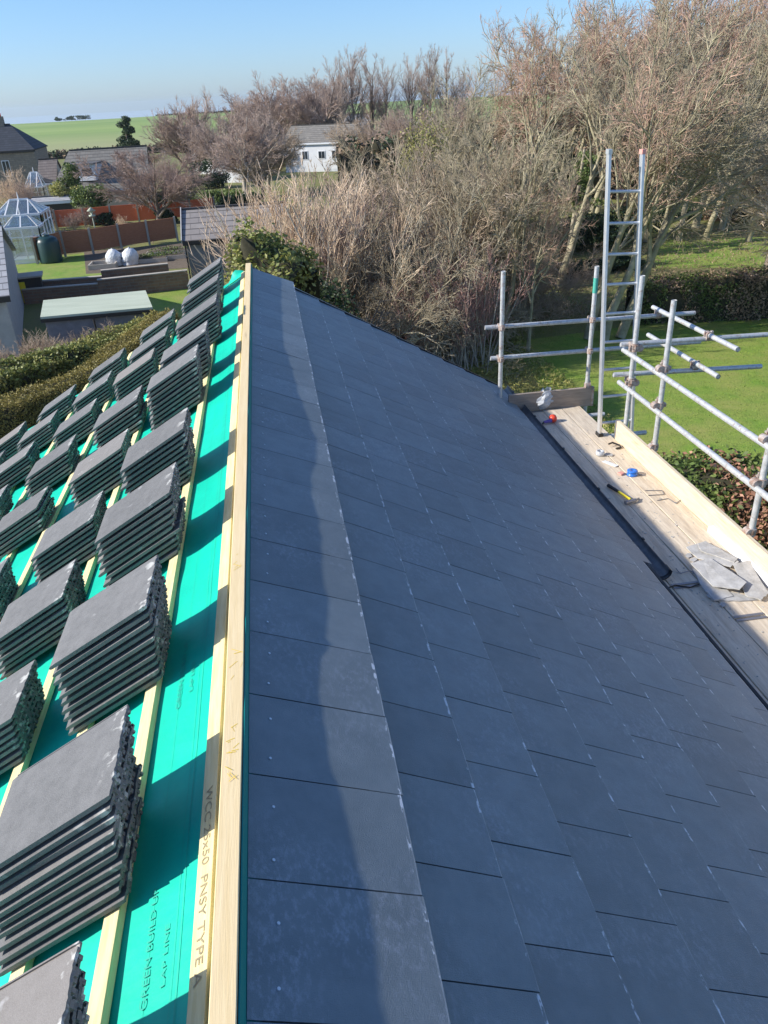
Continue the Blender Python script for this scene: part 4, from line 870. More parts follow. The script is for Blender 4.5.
def gable(name, o, rz, W, Dp, ze, zr, wallm, roofm, label, cat='house', ov=.3, ridge='x', hipl=0, hipr=0, windows=(), doors=(), chimneys=(), z0=0, fascia='white', gmat=None):
    L = Loc(o, rz); e = empty(name, L(W/2, Dp/2, z0), label, cat)
    w = MB(); c = [L(0, 0, z0), L(W, 0, z0), L(W, Dp, z0), L(0, Dp, z0), L(0, 0, ze), L(W, 0, ze), L(W, Dp, ze), L(0, Dp, ze)]
    if ridge == 'x': c += [L(hipl, Dp/2, zr), L(W-hipr, Dp/2, zr)]; w.add(c, [(0, 1, 5, 4), (2, 3, 7, 6), (1, 2, 6, 9, 5) if not hipr else (1, 2, 6, 5), (3, 0, 4, 8, 7) if not hipl else (3, 0, 4, 7)])
    else: c += [L(W/2, 0, zr), L(W/2, Dp, zr)]; w.add(c, [(0, 1, 5, 8, 4), (2, 3, 7, 9, 6), (1, 2, 6, 5), (3, 0, 4, 7)])
    w.build('wall', M[wallm], e)
    if ridge == 'x':
        sl = (zr-ze)/(Dp/2); a = ze-ov*sl+.09; zt = zr+.09; l0 = -ov if not hipl else -ov; r0 = W+ov
        rl = hipl if hipl else -ov; rr_ = W-hipr if hipr else W+ov
        q = [[L(l0, -ov, a), L(r0, -ov, a), L(rr_, Dp/2, zt), L(rl, Dp/2, zt)], [L(r0, Dp+ov, a), L(l0, Dp+ov, a), L(rl, Dp/2, zt), L(rr_, Dp/2, zt)]]
        if hipl: q.append([L(l0, Dp+ov, a), L(l0, -ov, a), L(rl, Dp/2, zt)])
        if hipr: q.append([L(r0, -ov, a), L(r0, Dp+ov, a), L(rr_, Dp/2, zt)])
    else:
        sl = (zr-ze)/(W/2); a = ze-ov*sl+.09; zt = zr+.09
        q = [[L(-ov, Dp+ov, a), L(-ov, -ov, a), L(W/2, -ov, zt), L(W/2, Dp+ov, zt)], [L(W+ov, -ov, a), L(W+ov, Dp+ov, a), L(W/2, Dp+ov, zt), L(W/2, -ov, zt)]]
    rf = uvmesh('roof', q, M[roofm], e)
    MB().bar(L(rl if ridge == 'x' else W/2, Dp/2 if ridge == 'x' else -ov, zt+.03), L(rr_ if ridge == 'x' else W/2, Dp/2 if ridge == 'x' else Dp+ov, zt+.03), .22, .1).build('ridge_tiles', M[roofm], rf)
    fm = MB(); lbox(fm, L, -ov, W+ov, -ov-.02, -ov+.0, a-.22, a-.02); fm.build('fascia', M[fascia], e)
    for (x, z, ww, hh) in windows:
        f = MB(); lbox(f, L, x-ww/2, x+ww/2, -.05, -.01, z-hh/2, z+hh/2); fo = f.build('window', M['white'], e); g2 = MB(); lbox(g2, L, x-ww/2+.07, x-.03, -.065, -.052, z-hh/2+.07, z+hh/2-.07); lbox(g2, L, x+.03, x+ww/2-.07, -.065, -.052, z-hh/2+.07, z+hh/2-.07); g2.build('pane', M['winglass'], fo)
    for (x, ww) in doors: d = MB(); lbox(d, L, x-ww/2, x+ww/2, -.05, -.01, 0.02, 2.05); d.build('door', M['darkbox'], e)
    for (x, y, hh) in chimneys:
        cm = MB(); lbox(cm, L, x-.45, x+.45, y-.3, y+.3, zr-.6, zr+hh); co = cm.build('chimney', M['stonewall'], rf)
        for q_ in (-.2, .2): MB().tube(L(x+q_, y, zr+hh), L(x+q_, y, zr+hh+.35), .12, .10).build('chimney_pot', M['panelred'], co) if True else None
    return e, L, rf
# neighbouring house, lower left corner
e, L, rf = gable('neighbouring_house', (-9.75, 31.0), math.radians(13.4), 12, 10.5, 2.35, 4.05, 'render_', 'rooflight', 'grey rendered neighbouring house with pale grey tiled roof at the left edge', ov=.18, fascia='darkbox') if False else (None, None, None)
oL = Vector((-10.15, 31.2, 0)); rzL = math.radians(13.4); ax = Vector((math.cos(rzL), math.sin(rzL), 0))
o2 = oL-ax*11; gable('neighbouring_house', (o2.x, o2.y), rzL, 11, 11.5, 2.35, 4.15, 'render_', 'rooflight', 'grey rendered neighbouring house with pale grey tiled roof at the left edge', ov=.2, fascia='darkbox')
# lean-to bits beside it
c = G(32, 300); ls = empty('timber_lean_to', c, 'brown timber lean-to with a yellow panel between the neighbouring house and the flat roof', 'lean-to')
MB().box((c.x+.1, c.y-.2, 1.0), (1.3, 1.6, .08), rz=.2).build('roof', M['roofbrown'], ls) if False else MB().box((c.x+.1, c.y-.2, 1.25), (1.5, 1.3, .08), rz=.2).build('roof', M['coping'], ls)
MB().box((c.x+.1, c.y-.25, .6), (1.3, 1.0, 1.2), rz=.2).build('wall', M['darkbox'], ls); MB().box((c.x-.05, c.y-.80, .55), (.28, .05, 1.0), rz=.2).build('yellow_panel', M['yellow'], ls)
# long flat-roofed shed
sn, sr, sf, sg = G(41, 320, 2.3), G(153, 310, 2.3), G(146, 293, 2.3), G(44, 303, 2.3)
fs = empty('flat_roofed_shed', ((sn+sf)/2).xy.to_3d(), 'long grey shed with a pale green felt flat roof behind the hedges', 'shed')
MB().prism([sn, sr, sf, sg], (0, 0, .10)).build('roof', M['felt'], fs)
def inset(P, d): c = sum(P, Vector())/4; return [p+(c-p).normalized()*d for p in P]
MB().prism([Vector((p.x, p.y, 0)) for p in inset([sn, sr, sf, sg], .12)], (0, 0, 2.30)).build('wall', M['shedwall'], fs)
MB().bar(sn+Vector((0, -.03, -.03)), sr+Vector((0, -.03, -.03)), .05, .12).build('fascia', M['black'], fs)
for t in (.46, .97): p = sn.lerp(sr, t); MB().tube((p.x, p.y-.05, 0), (p.x, p.y-.05, 2.2), .035).build('downpipe', M['black'], fs)
# low concrete box in front
c = G(100, 336, .0); lb2 = empty('low_store', c, 'low grey concrete store in front of the long shed', 'store')
P = [G(86, 326, 1.0), G(122, 322, 1.0), G(126, 316, 1.0), G(84, 320, 1.0)]
MB().prism([Vector((p.x, p.y, 0)) for p in inset(P, .06)], (0, 0, 1.0)).build('wall', M['shedwall'], lb2); MB().prism(P, (0, 0, .07)).build('lid', M['coping'], lb2)
# garden walls
def wallrun(a, b, z0, z1, label, th=.22, m='brick', cop=True):
    a = Vector(a); b = Vector(b); o = empty('garden_wall', (a+b)/2, label, 'wall', 'brown brick terrace walls'); d = (b-a).normalized(); 
    MB().bar(Vector((a.x, a.y, (z0+z1)/2)), Vector((b.x, b.y, (z0+z1)/2)), th, z1-z0).build('brickwork', M[m], o)
    if cop: MB().bar(Vector((a.x, a.y, z1+.025)), Vector((b.x, b.y, z1+.025)), th+.06, .05).build('coping', M['coping'], o)
def wtop(px, py, Y): return A(px, py, Y).z
q0, q1, q2 = G(26, 304), G(101, 298), G(190, 288)
def wallx(pa, pb, ta, tb, label, dy=0, zmin=0):
    za, zb_ = wtop(*ta, pa.y+dy), wtop(*tb, pb.y+dy); off = Vector((0, dy, 0)); wallrun(pa+off, pb+off, 0, (za+zb_)/2, label)
wallx(q0, q1, (26, 289.5), (101, 284), 'lower brick terrace wall, left and lower section')
wallx(q1, q2, (101, 280), (190, 270.5), 'lower brick terrace wall, right and taller section ending at the garage')
wallx(q0, q1, (30, 283), (101, 276), 'upper brick terrace wall, left section beside the lawn', 1.3)
wallx(q1, q1.lerp(q2, .76), (101, 270.5), (168, 264.5), 'upper brick terrace wall, right section in front of the white domes', 1.3)
# garage
gable('garage', (-4.35, 43.2), .035, 5.4, 6.4, 2.05, 3.15, 'shedwall', 'roofgrey', 'grey garage with brown grey tiled roof beyond the far end of the tile stacks', 'garage', ov=.18, windows=(), fascia='darkbox')
MB().box((-4.42, 43.15, 1.0), (.07, .07, 2.0)).build('downpipe', M['black'], bpy.data.objects['garage'])
ga = MB(); g1 = Vector((-4.56, 43.0, 2.06)); g2_ = Vector((-4.56-.11, 46.4, 3.28)); g3 = Vector((-4.56-.22, 49.6, 2.06)); ga.bar(g1, g2_, .05, .2).bar(g2_, g3, .05, .2); ga.build('bargeboard', M['render_'], bpy.data.objects['garage'])
# conservatory
def conservatory(name, o, rz, W, Dp, ze, zr, label, nb=4, wallh=.5):
    L = Loc(o, rz); e = empty(name, L(W/2, Dp/2, 0), label, 'conservatory'); w = MB(); lbox(w, L, 0, W, 0, Dp, 0, wallh); w.build('base_wall', M['white'], e)
    f = MB(); t = .07
    for x in np.linspace(0, W, nb+1): f.bar(L(x, 0, wallh), L(x, 0, ze), t, t, up=(1, 0, 0)); f.bar(L(x, 0, ze), L(min(max(x, W*.3), W*.7), Dp/2, zr), t, t)
    for y in np.linspace(0, Dp, nb): 
        for x in (0, W): f.bar(L(x, y, wallh), L(x, y, ze), t, t, up=(1, 0, 0))
        f.bar(L(W, y, ze), L(W*.7, Dp/2, zr), t, t); f.bar(L(0, y, ze), L(W*.3, Dp/2, zr), t, t)
    for z, k in ((wallh, t), (ze, t*1.8), (wallh+(ze-wallh)*.72, t*.8)): 
        f.bar(L(0, 0, z), L(W, 0, z), k, k); f.bar(L(W, 0, z), L(W, Dp, z), k, k); f.bar(L(0, 0, z), L(0, Dp, z), k, k)
    f.bar(L(W*.3, Dp/2, zr), L(W*.7, Dp/2, zr), t*1.8, t*1.6); f.tube(L(W/2, Dp/2, zr), L(W/2, Dp/2, zr+.45), .05, .02)
    f.build('frame', M['white'], e)
    g = MB(); g.add([L(0, 0, wallh), L(W, 0, wallh), L(W, Dp, wallh), L(0, Dp, wallh), L(0, 0, ze), L(W, 0, ze), L(W, Dp, ze), L(0, Dp, ze), L(W*.3, Dp/2, zr), L(W*.7, Dp/2, zr)], [(0, 1, 5, 4), (1, 2, 6, 5), (2, 3, 7, 6), (3, 0, 4, 7), (4, 5, 9, 8), (6, 7, 8, 9), (5, 6, 9), (7, 4, 8)]); g.build('glazing', M['glass'], e)
    return e
c = G(4, 262); conservatory('conservatory', (c.x-.5, c.y+1.8), .05, 2.9, 3.2, 2.5, 3.3, 'large white conservatory with a finial at the left edge of the gardens')
c = G(12, 265); conservatory('porch', (c.x, c.y), .05, 2.1, 1.5, 2.1, 2.75, 'small white glazed porch in front of the large conservatory', nb=2, wallh=.25)
# tank
c = G(52, 262); tk = empty('water_tank', c, 'dark green domed plastic tank beside the white porch', 'tank')
MB().lathe(c, [(0, 0), (.66, 0), (.68, .1), (.68, 1.2), (.60, 1.42), (.36, 1.54), (0, 1.58)], 24).build('body', M['darktank'], tk); MB().lathe(c+Vector((0, 0, 1.52)), [(0, .12), (.2, .12), (.24, 0), (0, 0)]).build('lid', M['darktank'], tk)
# fences
def panel_fence(pts, h, m, label0, group, name='fence'):
    o = empty(name, (Vector(pts[0])+Vector(pts[-1]))/2, label0, 'fence', group)
    for i, (a, b) in enumerate(zip(pts, pts[1:])):
        a = Vector(a); b = Vector(b); pm = MB(); d = (b-a).normalized()
        pm.bar(Vector((a.x, a.y, .15+h/2)), Vector((b.x, b.y, .15+h/2)), .03, h-.1)
        nn = Vector((d.y, -d.x, 0))
        for k in range(7): z = .2+(h-.1)*k/7; pm.bar(Vector((a.x, a.y, z+.06))+nn*.025, Vector((b.x, b.y, z+.06))+nn*.025, .02, .10)
        pm.bar(Vector((a.x, a.y, h+.12)), Vector((b.x, b.y, h+.12)), .07, .04); pm.build('panel', M[m], o)
    for p in pts: p = Vector(p); MB().box((p.x, p.y-.05, (h+.22)/2), (.13, .13, h+.22)).build('post', M['post'], o)
    return o
panel_fence([G(px, py) for px, py in ((38, 264), (66, 257), (94, 254), (122, 249), (150, 245), (178, 241))], 1.40, 'panelwood', 'brown panel fence with concrete posts behind the lawn and tank', None)
panel_fence([G(px, py) for px, py in ((58, 230), (86, 228), (113, 225), (140, 223), (166, 221), (192, 219), (216, 216))], 1.30, 'panelred', 'sunlit orange red panel fence behind the brown fence and the bare tree', None)
# cold frame, domes, beds
c = G(104, 268); cf = empty('cold_frame', c, 'small white edged cold frame left of the white domes', 'cold frame')
MB().box(c+Vector((0, .8, .15)), (1.5, .08, .3)).box(c+Vector((0, -.5, .15)), (1.5, .08, .3)).box(c+Vector((-.75, .15, .15)), (.08, 1.4, .3)).box(c+Vector((.75, .15, .15)), (.08, 1.4, .3)).build('frame', M['coping'], cf)
for i, (px, py) in enumerate(((116, 265), (131, 264))):
    c = G(px, py); MBx = MB(); rr = random.Random(i); pr = [(.48, 0), (.50, .05), (.47, .2), (.52, .25), (.48, .42), (.50, .48), (.43, .66), (.40, .70), (.22, .88), (.05, .93), (0, .99)]; MBx.lathe(c, pr, 16); MBx.v = [(x+rr.uniform(-.035, .035)+.06*(z-c.z)*(1 if i else -1), y+rr.uniform(-.035, .035), z+rr.uniform(-.02, .02) if z > c.z+.1 else z) for x, y, z in MBx.v]; setp(MBx.build('cloche', M['poly']), ['left milky plastic cloche dome in the vegetable bed', 'right milky plastic cloche dome in the vegetable bed'][i], 'cloche', 'white cloche domes')
for i, (px, py, w_) in enumerate(((148, 262, 2.4), (165, 259, 2.6), (172, 254, 3.0))):
    c = G(px, py); bd = empty('raised_bed', c, ['nearest raised vegetable bed right of the domes', 'middle raised vegetable bed beside the garage', 'furthest raised vegetable bed beside the garage'][i], 'raised bed', 'raised beds')
    MB().box(c+Vector((0, 0, .12)), (w_, .8, .24)).build('boards', M['coping'], bd); MB().box(c+Vector((0, 0, .25)), (w_-.1, .7, .03)).build('soil', M['soil'], bd)
    P, _ = blobs(i, 260, [(0, 0, .35)], [(w_/2, .3, .16)], 0); put('plants', leaf_mesh('plants', P, .12, M['leafmid'], i), bd)
# bird feeder pole, pots
c = G(98, 243); bf = empty('bird_feeder', c, 'pale green pole with a feeder on top in front of the dark bushes', 'bird feeder')
MB().tube(c, c+Vector((0, 0, 1.9)), .035).build('pole', M['felt'], bf); MB().lathe(c+Vector((0, 0, 1.75)), [(0, 0), (.22, .02), (.22, .1), (.05, .14), (.14, .35), (.3, .38), (0, .62)]).build('feeder', M['felt'], bf)
for i, px in enumerate((63, 68)):
    c = G(px, 250); p_ = empty('garden_pot', c, ['left pale garden pot behind the tank', 'right pale garden pot behind the tank'][i], 'pot', 'pale garden pots'); MB().lathe(c, [(0, 0), (.16, 0), (.22, .8), (.27, .85), (.2, .9), (0, .85)]).build('pot', M['coping'], p_); P, _ = blobs(px, 150, [(0, 0, 1.1)], [(.25, .25, .3)], 0); put('plant', leaf_mesh('plant', P, .1, M['leafbrown'], px), p_)
# far buildings
xr_ = A(31, 146, 97).x; gable('stone_house', (xr_-13.0, 96.2), .06, 13.2, 8, 4.6, 7.0, 'stonewall', 'roofdark', 'old stone house with dark slate roof and chimney at the far left edge', ov=.15, hipr=2.6, windows=((8.2, 2.9, .9, 1.6), (10.0, 2.9, .8, 1.6), (6, 2.9, .9, 1.6)), chimneys=((9.6, 4, .9),), fascia='darkbox')
def far(px, py, Y): return A(px, py, Y)
a = far(38, 178, 84); b = far(54, 178, 84); gable('beige_garage', (a.x, 84), .04, b.x-a.x, 5.6, 2.2, 4.0, 'cream', 'roofbrown', 'beige garage with brown tiled roof between stone house and grey bungalow', 'garage', ov=.15)
a = far(21, 176, 82); conservatory('conservatory', (a.x, 82), .05, 1.7, 3.2, 2.0, 3.2, 'small pale blue glazed conservatory in front of the stone house', nb=3)
a = far(50, 178, 80); gable('grey_bungalow', (a.x, 80), .04, 8.4, 9, 1.7, 4.75, 'cream', 'roofbung', 'bungalow with weathered grey tiled roof and a white dormer window', ov=.25, hipl=1.4, windows=((4.2, 1.1, 1.2, .9),))
p0 = far(79, 157, 81.2); L = Loc((p0.x-1.25, 81.0), -.18); dm = MB(); lbox(dm, L, 0, 2.5, 0, 2.6, 2.4, 3.75); bung = bpy.data.objects['grey_bungalow']; do = dm.build('dormer', M['white'], bung)
w = MB(); lbox(w, L, .25, 1.15, -.03, -.005, 2.85, 3.45); lbox(w, L, 1.35, 2.25, -.03, -.005, 2.85, 3.45); w.build('pane', M['winglass'], do); w = MB(); lbox(w, L, -.15, 2.65, -.25, 2.7, 3.76, 3.88); w.build('flat_roof', M['rooflight'], do)
a = far(288, 160, 104); gable('white_house', (a.x-.3, 106), -.42, 8.4, 7, 3.3, 5.0, 'whitewall', 'roofbung', 'long white house with dark roof glimpsed between the bare trees', ov=.2, windows=((.9, 1.9, .8, 1.0), (2.7, 1.9, .8, 1.0), (4.9, 1.9, .9, .9), (6.7, 1.9, 1.0, 1.0)))
a = far(322, 128, 128); gable('grey_roofed_house', (a.x, 128), .03, 7.5, 7, 2.6, 5.4, 'cream', 'rooflight', 'pale grey roofed house behind the white house', ov=.2)
a = far(250, 112, 150); gable('distant_barn', (a.x, 150), .03, 5.0, 7, 4.2, 6.6, 'shedwall', 'rooflight', 'distant pale roofed barn on the skyline behind the bare trees', 'barn', ov=.1)
a = far(188, 156, 112); gable('small_gabled_house', (a.x, 112), -.42, 3.4, 6, 3.0, 3.9, 'whitewall', 'roofbrown', 'small white gabled house behind the dark green bushes', ov=.1, ridge='y', windows=((1.7, 2.2, .9, .8),))
a = far(214, 176, 98); gable('white_bungalow', (a.x, 98), -.42, 3.8, 5, 1.9, 2.6, 'whitewall', 'roofgrey', 'low white bungalow wall between the green hedge and bare trees', ov=.1)
a = far(33, 212, 72); gable('low_shed', (a.x, 72), .03, 3.4, 3, 1.6, 1.8, 'darkbox', 'rooflight', 'low shed with pale flat roof behind the large conservatory', 'shed', ov=.15)
# ------------------------------------------------------------------ left gardens planting
b0, H = top(145, 148, 66); plant('fan', 1, b0, H, 'wide fan shaped bare tree in the middle of the gardens behind the brown fence', wx=1.15, tilt=.05)
b0, H = top(180, 95, 106); plant('dense', 2, b0, H, 'dense brush like brown tree on the left skyline', wx=.95)
def conifer(px, py, Y, W, label, seed):
    b0, H = top(px, py, Y); o = empty('conifer', b0, label, 'tree'); MB().tube(b0, b0+Vector((0, 0, H*.9)), .18, .05).build('trunk', M['barkdark'], o); g = np.random.default_rng(seed); cs = []; rs = []
    for k in range(26): z = g.uniform(.15, .97); w = W/2*(1.05-z)**.6; a_ = g.uniform(0, 6.3); cs.append((math.cos(a_)*w*.55, math.sin(a_)*w*.55, z*H)); rs.append((w*.5+.2, w*.5+.2, H*.06))
    P, _ = blobs(seed, 6000, cs, rs, .1); put('crown', leaf_mesh('crown', P, .28, M['leafdark'], seed), o)
conifer(122, 112, 118, 3.9, 'dark green conifer standing against the field on the left', 5)
Bsh = [(64, 163, 78, 2.4, 'leafmid', 'evergreen shrub in front of the grey bungalow'), (64, 182, 74, 3.0, 'leafyellow', 'yellow green shrub left of the evergreen one'), (88, 180, 72, 4.2, 'leafmid', 'olive shrub below the evergreen near the bungalow'),
       (38, 204, 66, 2.0, 'leafdark', 'small round dark bush near the low shed'), (104, 212, 68, 2.6, 'leafdark', 'dark bush behind the bird feeder'), (205, 158, 92, 5.2, 'leafdark', 'large dark evergreen bush left of centre, below the white gable'), (165, 208, 67, 1.8, 'leafdark', 'small dark round bush beside the bare tree trunk'),
       (185, 190, 80, 6.0, 'leafhedge', 'bright green bush above the red fence'), (222, 186, 78, 5.5, 'leafmid', 'broad green bush above the garage roof'), (240, 192, 70, 4.0, 'leafdark', 'dark green bush behind the garage ridge'), (160, 192, 84, 4.0, 'leafmid', 'pale green bush behind the fan shaped tree')]
for i, (px, py, Y, W, m, lb) in enumerate(Bsh): b0, H = top(px, py, Y); bush('evergreen_bush' if 'dark' in m else 'garden_shrub', b0, W, W*.8, H, lb, m, 60+i, n=3500, size=.22)
for i, (px, py, Y, k, lb, wx) in enumerate([(8, 168, 78, 'shrubp', 'bare straw coloured shrub below the stone house', .9), (24, 182, 76, 'shrubb', 'bare brown shrub left of the small conservatory', .9), (52, 208, 68, 'shrubb', 'brown clipped bare bush right of the conservatory', 1.0), (70, 212, 66, 'shrubb', 'brown bare bush left of the bird feeder', 1.0), (84, 205, 67, 'shrubb', 'brown bare bush behind the bird feeder pole', .9), (120, 214, 64, 'shrubp', 'small straw coloured shrub in front of the red fence', .8), (150, 228, 57, 'shrubp', 'small bare shrub before the brown fence near the trunk', .6), (108, 232, 57, 'shrubp', 'bare fruit bush against the brown fence', .7)]):
    b0, H = top(px, py, Y); plant(k, 40+i % 3, b0, H, lb, 'shrub', 'bare_shrub', wx=wx, crown='twigpale2' if k == 'shrubb' else None)
# --- skyline trees
sky_t = [(333, 52), (350, 44), (368, 47), (384, 58), (410, 50), (428, 44), (445, 47), (464, 66)]
for i, (px, py) in enumerate(sky_t): b0, H = top(px, py, 120+(i*7 % 5)); plant('upright', 70+i % 4, b0, H, f'tall upright bare tree on the skyline, {ordn(i)} from the left of its row', group='tall bare skyline trees', rz=i*1.3, wx=.9)
for i, (px, py) in enumerate([(232, 98), (258, 84), (284, 74), (306, 72), (330, 76)]): b0, H = top(px, py, 116+(i*5 % 7)); plant('dome', 80+i % 3, b0, H, f'round headed bare tree, {ordn(i)} from the left of the skyline group', group='round headed bare trees', rz=i*2.1, wx=1.0, crown='twigfar')
for i, (px, py, Y, k, lb) in enumerate([(236, 112, 80, 'dome', 'bare tree with pale limbs right of the white bungalow'), (262, 128, 84, 'dome', 'low bare tree left of the long white house'), (208, 118, 100, 'dome', 'bare tree behind the large dark evergreen bush'), (366, 112, 92, 'dome', 'bare tree right of the long white house'), (392, 108, 88, 'dome', 'spreading bare tree below the tall skyline row'), (420, 112, 90, 'dome', 'tangled bare tree under the right end of the skyline row'), (447, 96, 80, 'dome', 'bare tree where the skyline row meets the woodland'), (130, 158, 96, 'shrubb', 'low bare bush under the dark conifer'), (160, 150, 98, 'shrubb', 'low bare bush below the brush like tree'), (258, 150, 80, 'dome', 'low brown tree left of the long white house front'), (352, 134, 97, 'dome', 'thin tree just right of the long white house')]):
    b0, H = top(px, py, Y); plant(k, (83 if k == 'dome' else 42)+i % 2, b0, H, lb, 'tree' if k == 'dome' else 'shrub', 'bare_tree' if k == 'dome' else 'bare_shrub', rz=i*1.1, wx=1.1, crown='twigbrown' if i % 2 else 'twigfar', trunkm='barkpale' if i in (0, 1) else None)
# field hedge on the brow and behind the houses
hedge('field_hedge', [(-70, 628, .5), (-40, 628, .5), (0, 630, .5), (60, 632, .5)], 1.4, 2, 'dark hedge along the brow of the far field', 'leafdark', 91, size=1.0, dens=2, rough=.3)
for i, (px, w_) in enumerate(((58, 5), (70, 9), (83, 14))): b0, _ = top(px, 118, 600); bush('field_bush', b0+Vector((0, 0, .6)), w_, 4, 2.6, ['left far bush on the brow of the field', 'middle far bush on the brow of the field', 'right wide far bush on the brow of the field'][i], 'leafdark', 95+i, n=500, size=.8)
hedge('field_hedge', [(-75, 165, 1), (-40, 166, 1), (-15, 168, 1), (40, 170, 1)], 2.2, 2.4, 'brown hedge at the foot of the far field behind the bungalow', 'leafbrown', 92, size=.5, dens=14, mix=['leafdark'], rough=.3)
# ------------------------------------------------------------------ beyond the roof end
hp = [A(px, py, Y) for px, py, Y in ((230, 272, 20.5), (238, 250, 20.5), (250, 238, 20.5), (264, 242, 20.3), (284, 258, 20), (304, 268, 19.8))]
hedge('tall_hedge', hp, 3.3, 2.0, 'tall yellow green hedge just beyond the roof ridge end', 'leafyellow', 101, size=.12, dens=620, mix=['leafhedge'], rough=.20)
for i, (px, py, Y, W) in enumerate(((274, 240, 23.5, 2.6), (304, 252, 23.5, 3.2), (336, 264, 23, 3.0))):
    b0, H = top(px, py, Y); bush('evergreen_bush', b0, W, W*.8, H, ['dark evergreen bush touching the yellow green hedge', 'dark evergreen bush in the shade behind the ridge end', 'dark evergreen bush low above the roof verge'][i], 'leafdark', 102+i, n=3800, size=.13)
mass = [('broom', 290, 172, 27, 'straw pink twiggy willow standing behind the ridge end', 1.25, 'twigpale'), ('broom', 310, 168, 28, 'straw pink twiggy bush right of the willow', 1.5, 'twigpale'), ('broom', 328, 178, 28.5, 'brownish twiggy bush at the right of the straw pink group', 1.4, 'twigpale2'),
        ('shrubg', 350, 178, 35, 'olive twiggy tree right of the straw pink bushes', .9, None),
        ('shrubg', 372, 150, 37, 'olive grey thicket tree with a dark trunk', 1.1, 'twigbrown'), ('shrubg', 400, 132, 39, 'tall olive thicket tree with a yellow tinge', 1.0, None), ('shrubp', 362, 190, 30, 'pale brown twiggy bush above the middle of the roof verge', 1.1, 'twigbrown'), ('shrubg', 425, 165, 27, 'mossy many stemmed tree left of the red stemmed shrub', 1.0, None), ('shrubg', 452, 148, 29, 'mossy many stemmed tree behind the red stemmed shrub', 1.1, 'twigbrown'), ('shrubg', 478, 135, 30, 'twiggy tree left of the mossy trunks', 1.0, None)]
for i, (k, px, py, Y, lb, wx, cm) in enumerate(mass): b0, H = top(px, py, Y); plant(k, 110+i % 3, b0, H, lb, 'tree', 'twiggy_tree', rz=i*.8, wx=wx*.8, crown=cm)
for i, (px, py, Y, lb) in enumerate([(352, 232, 26.5, 'arching tangle of branches above the roof verge, leftmost'), (390, 235, 27, 'arching tangle of branches above the middle of the verge'), (425, 238, 28, 'arching tangle of branches left of the red stems'), (500, 238, 31, 'grey tangle of branches behind the end rails'), (540, 245, 32, 'grey bramble heap behind the end rails near the mossy trunk'), (450, 215, 31, 'high arching tangle behind the red stemmed shrub')]):
    b0, H = top(px, py, Y); plant('thicket', 120+i % 2, b0, H, lb, 'shrub', 'tangled_shrub', rz=i*1.7, crown='twigbrown' if i in (3, 4) else None)
b0, H = top(466, 258, 25.2); plant('broom', 130, b0, H*1.1, 'red purple stemmed shrub rising beyond the roof verge', 'shrub', 'red_stemmed_shrub', wx=1.0)
b0, H = top(406, 280, 25); plant('broom', 131, b0, H, 'low red stemmed shrub left of the taller one', 'shrub', 'red_stemmed_shrub', wx=1.2)
b0, H = top(432, 275, 26.5); plant('broom', 132, b0, H, 'straw red stemmed shrub between the two red ones', 'shrub', 'red_stemmed_shrub', wx=1.0, crown='twigpale2')
# yellow new leaves in one tree
b0, H = top(433, 118, 38); o = plant('shrubg', 111, b0, H, 'olive tree with yellow new leaves at its top', 'tree', 'budding_tree', wx=.75); g = np.random.default_rng(5); P, _ = blobs(5, 1500, [(-.7, 0, 3.2), (-.3, 0, 3.6), (.2, .2, 3.3), (-.9, 0, 2.6)], [(.5, .5, .6)]*4, 0); put('foliage', leaf_mesh('foliage', P, .06, M['leafyellow'], 6), o)
# ------------------------------------------------------------------ woodland on the right
front = [(498, 346, 100, .0, 'wg', .8), (528, 352, 150, -.02, 'wr', .6), (558, 288, 25, .03, 'wg', .85), (588, 339, 20, .05, 'wg', .8), (604, 342, 0, .09, 'wr', .8), (620, 338, -15, .26, 'wg', .85), (705, 240, 5, .05, 'wg', .7), (748, 242, -5, .05, 'wr', .7), (463, 338, 128, -.05, 'wg', .8)]
lbs = ['mossy bare tree rising just left of the end rails', 'small reddish bare tree between the two end uprights', 'mossy straight trunked tree set back between the two end uprights', 'mossy tree directly behind the right end upright', 'slim reddish tree seen between the ladder stiles', 'large leaning mossy tree just right of the ladder', 'mossy tree beyond the far lawn', 'reddish bare tree beyond the far lawn near the right edge', 'mossy bare tree directly behind the red stemmed shrub']
for i, (px, py, yt, tl, kk, wxx) in enumerate(front):
    b = G(px, py); H = A(px, yt, b.y).z; plant('wind'+kk[-1], 140+i % 4, b, H, lbs[i], tilt=tl, wx=wxx, rz=(i % 3-1)*.4 if tl < .2 else 0, group=None)
back = []
g = random.Random(9)
prof = [(470, 60), (500, 38), (540, 22), (580, 8), (620, -6), (660, -15), (700, -20), (740, -5), (780, -10), (820, -10)]
for r_, (Y, off, dy) in enumerate(((45, 0, 6), (50, 12, -14), (57, 26, -14))):
    for k_, (px, py) in enumerate(prof):
        if (r_ == 0 and k_ % 2) or (r_ == 1 and k_ < 3): continue
        p2 = px+off+g.uniform(-6, 6); back.append((p2, py+dy+g.uniform(-10, 14), Y+g.uniform(-3, 3)))
back.sort()
for i, (px, py, Y) in enumerate(back):
    b0, H = top(px-25, py, Y); plant('windg' if i % 4 == 0 else 'windr', 140+i % 4, b0, H*1.02, 'one of the many bare wind combed trees filling the woodland behind the scaffold', group='dense bare woodland trees', rz=g.uniform(-.5, .5), wx=.8, tilt=g.uniform(0, .06))
b = Vector((20.8, 27.5, 0)); plant('dome', 84, b, 7.8, 'bare tree at the right edge with pale drooping branches', wx=1.25, crown='twigpale', trunkm='barkpale', tilt=-.12)
b = Vector((23, 34, 0)); plant('dome', 83, b, 8.5, 'bare tree behind the pale drooping one at the right edge', wx=1.1, crown='twiggreen')
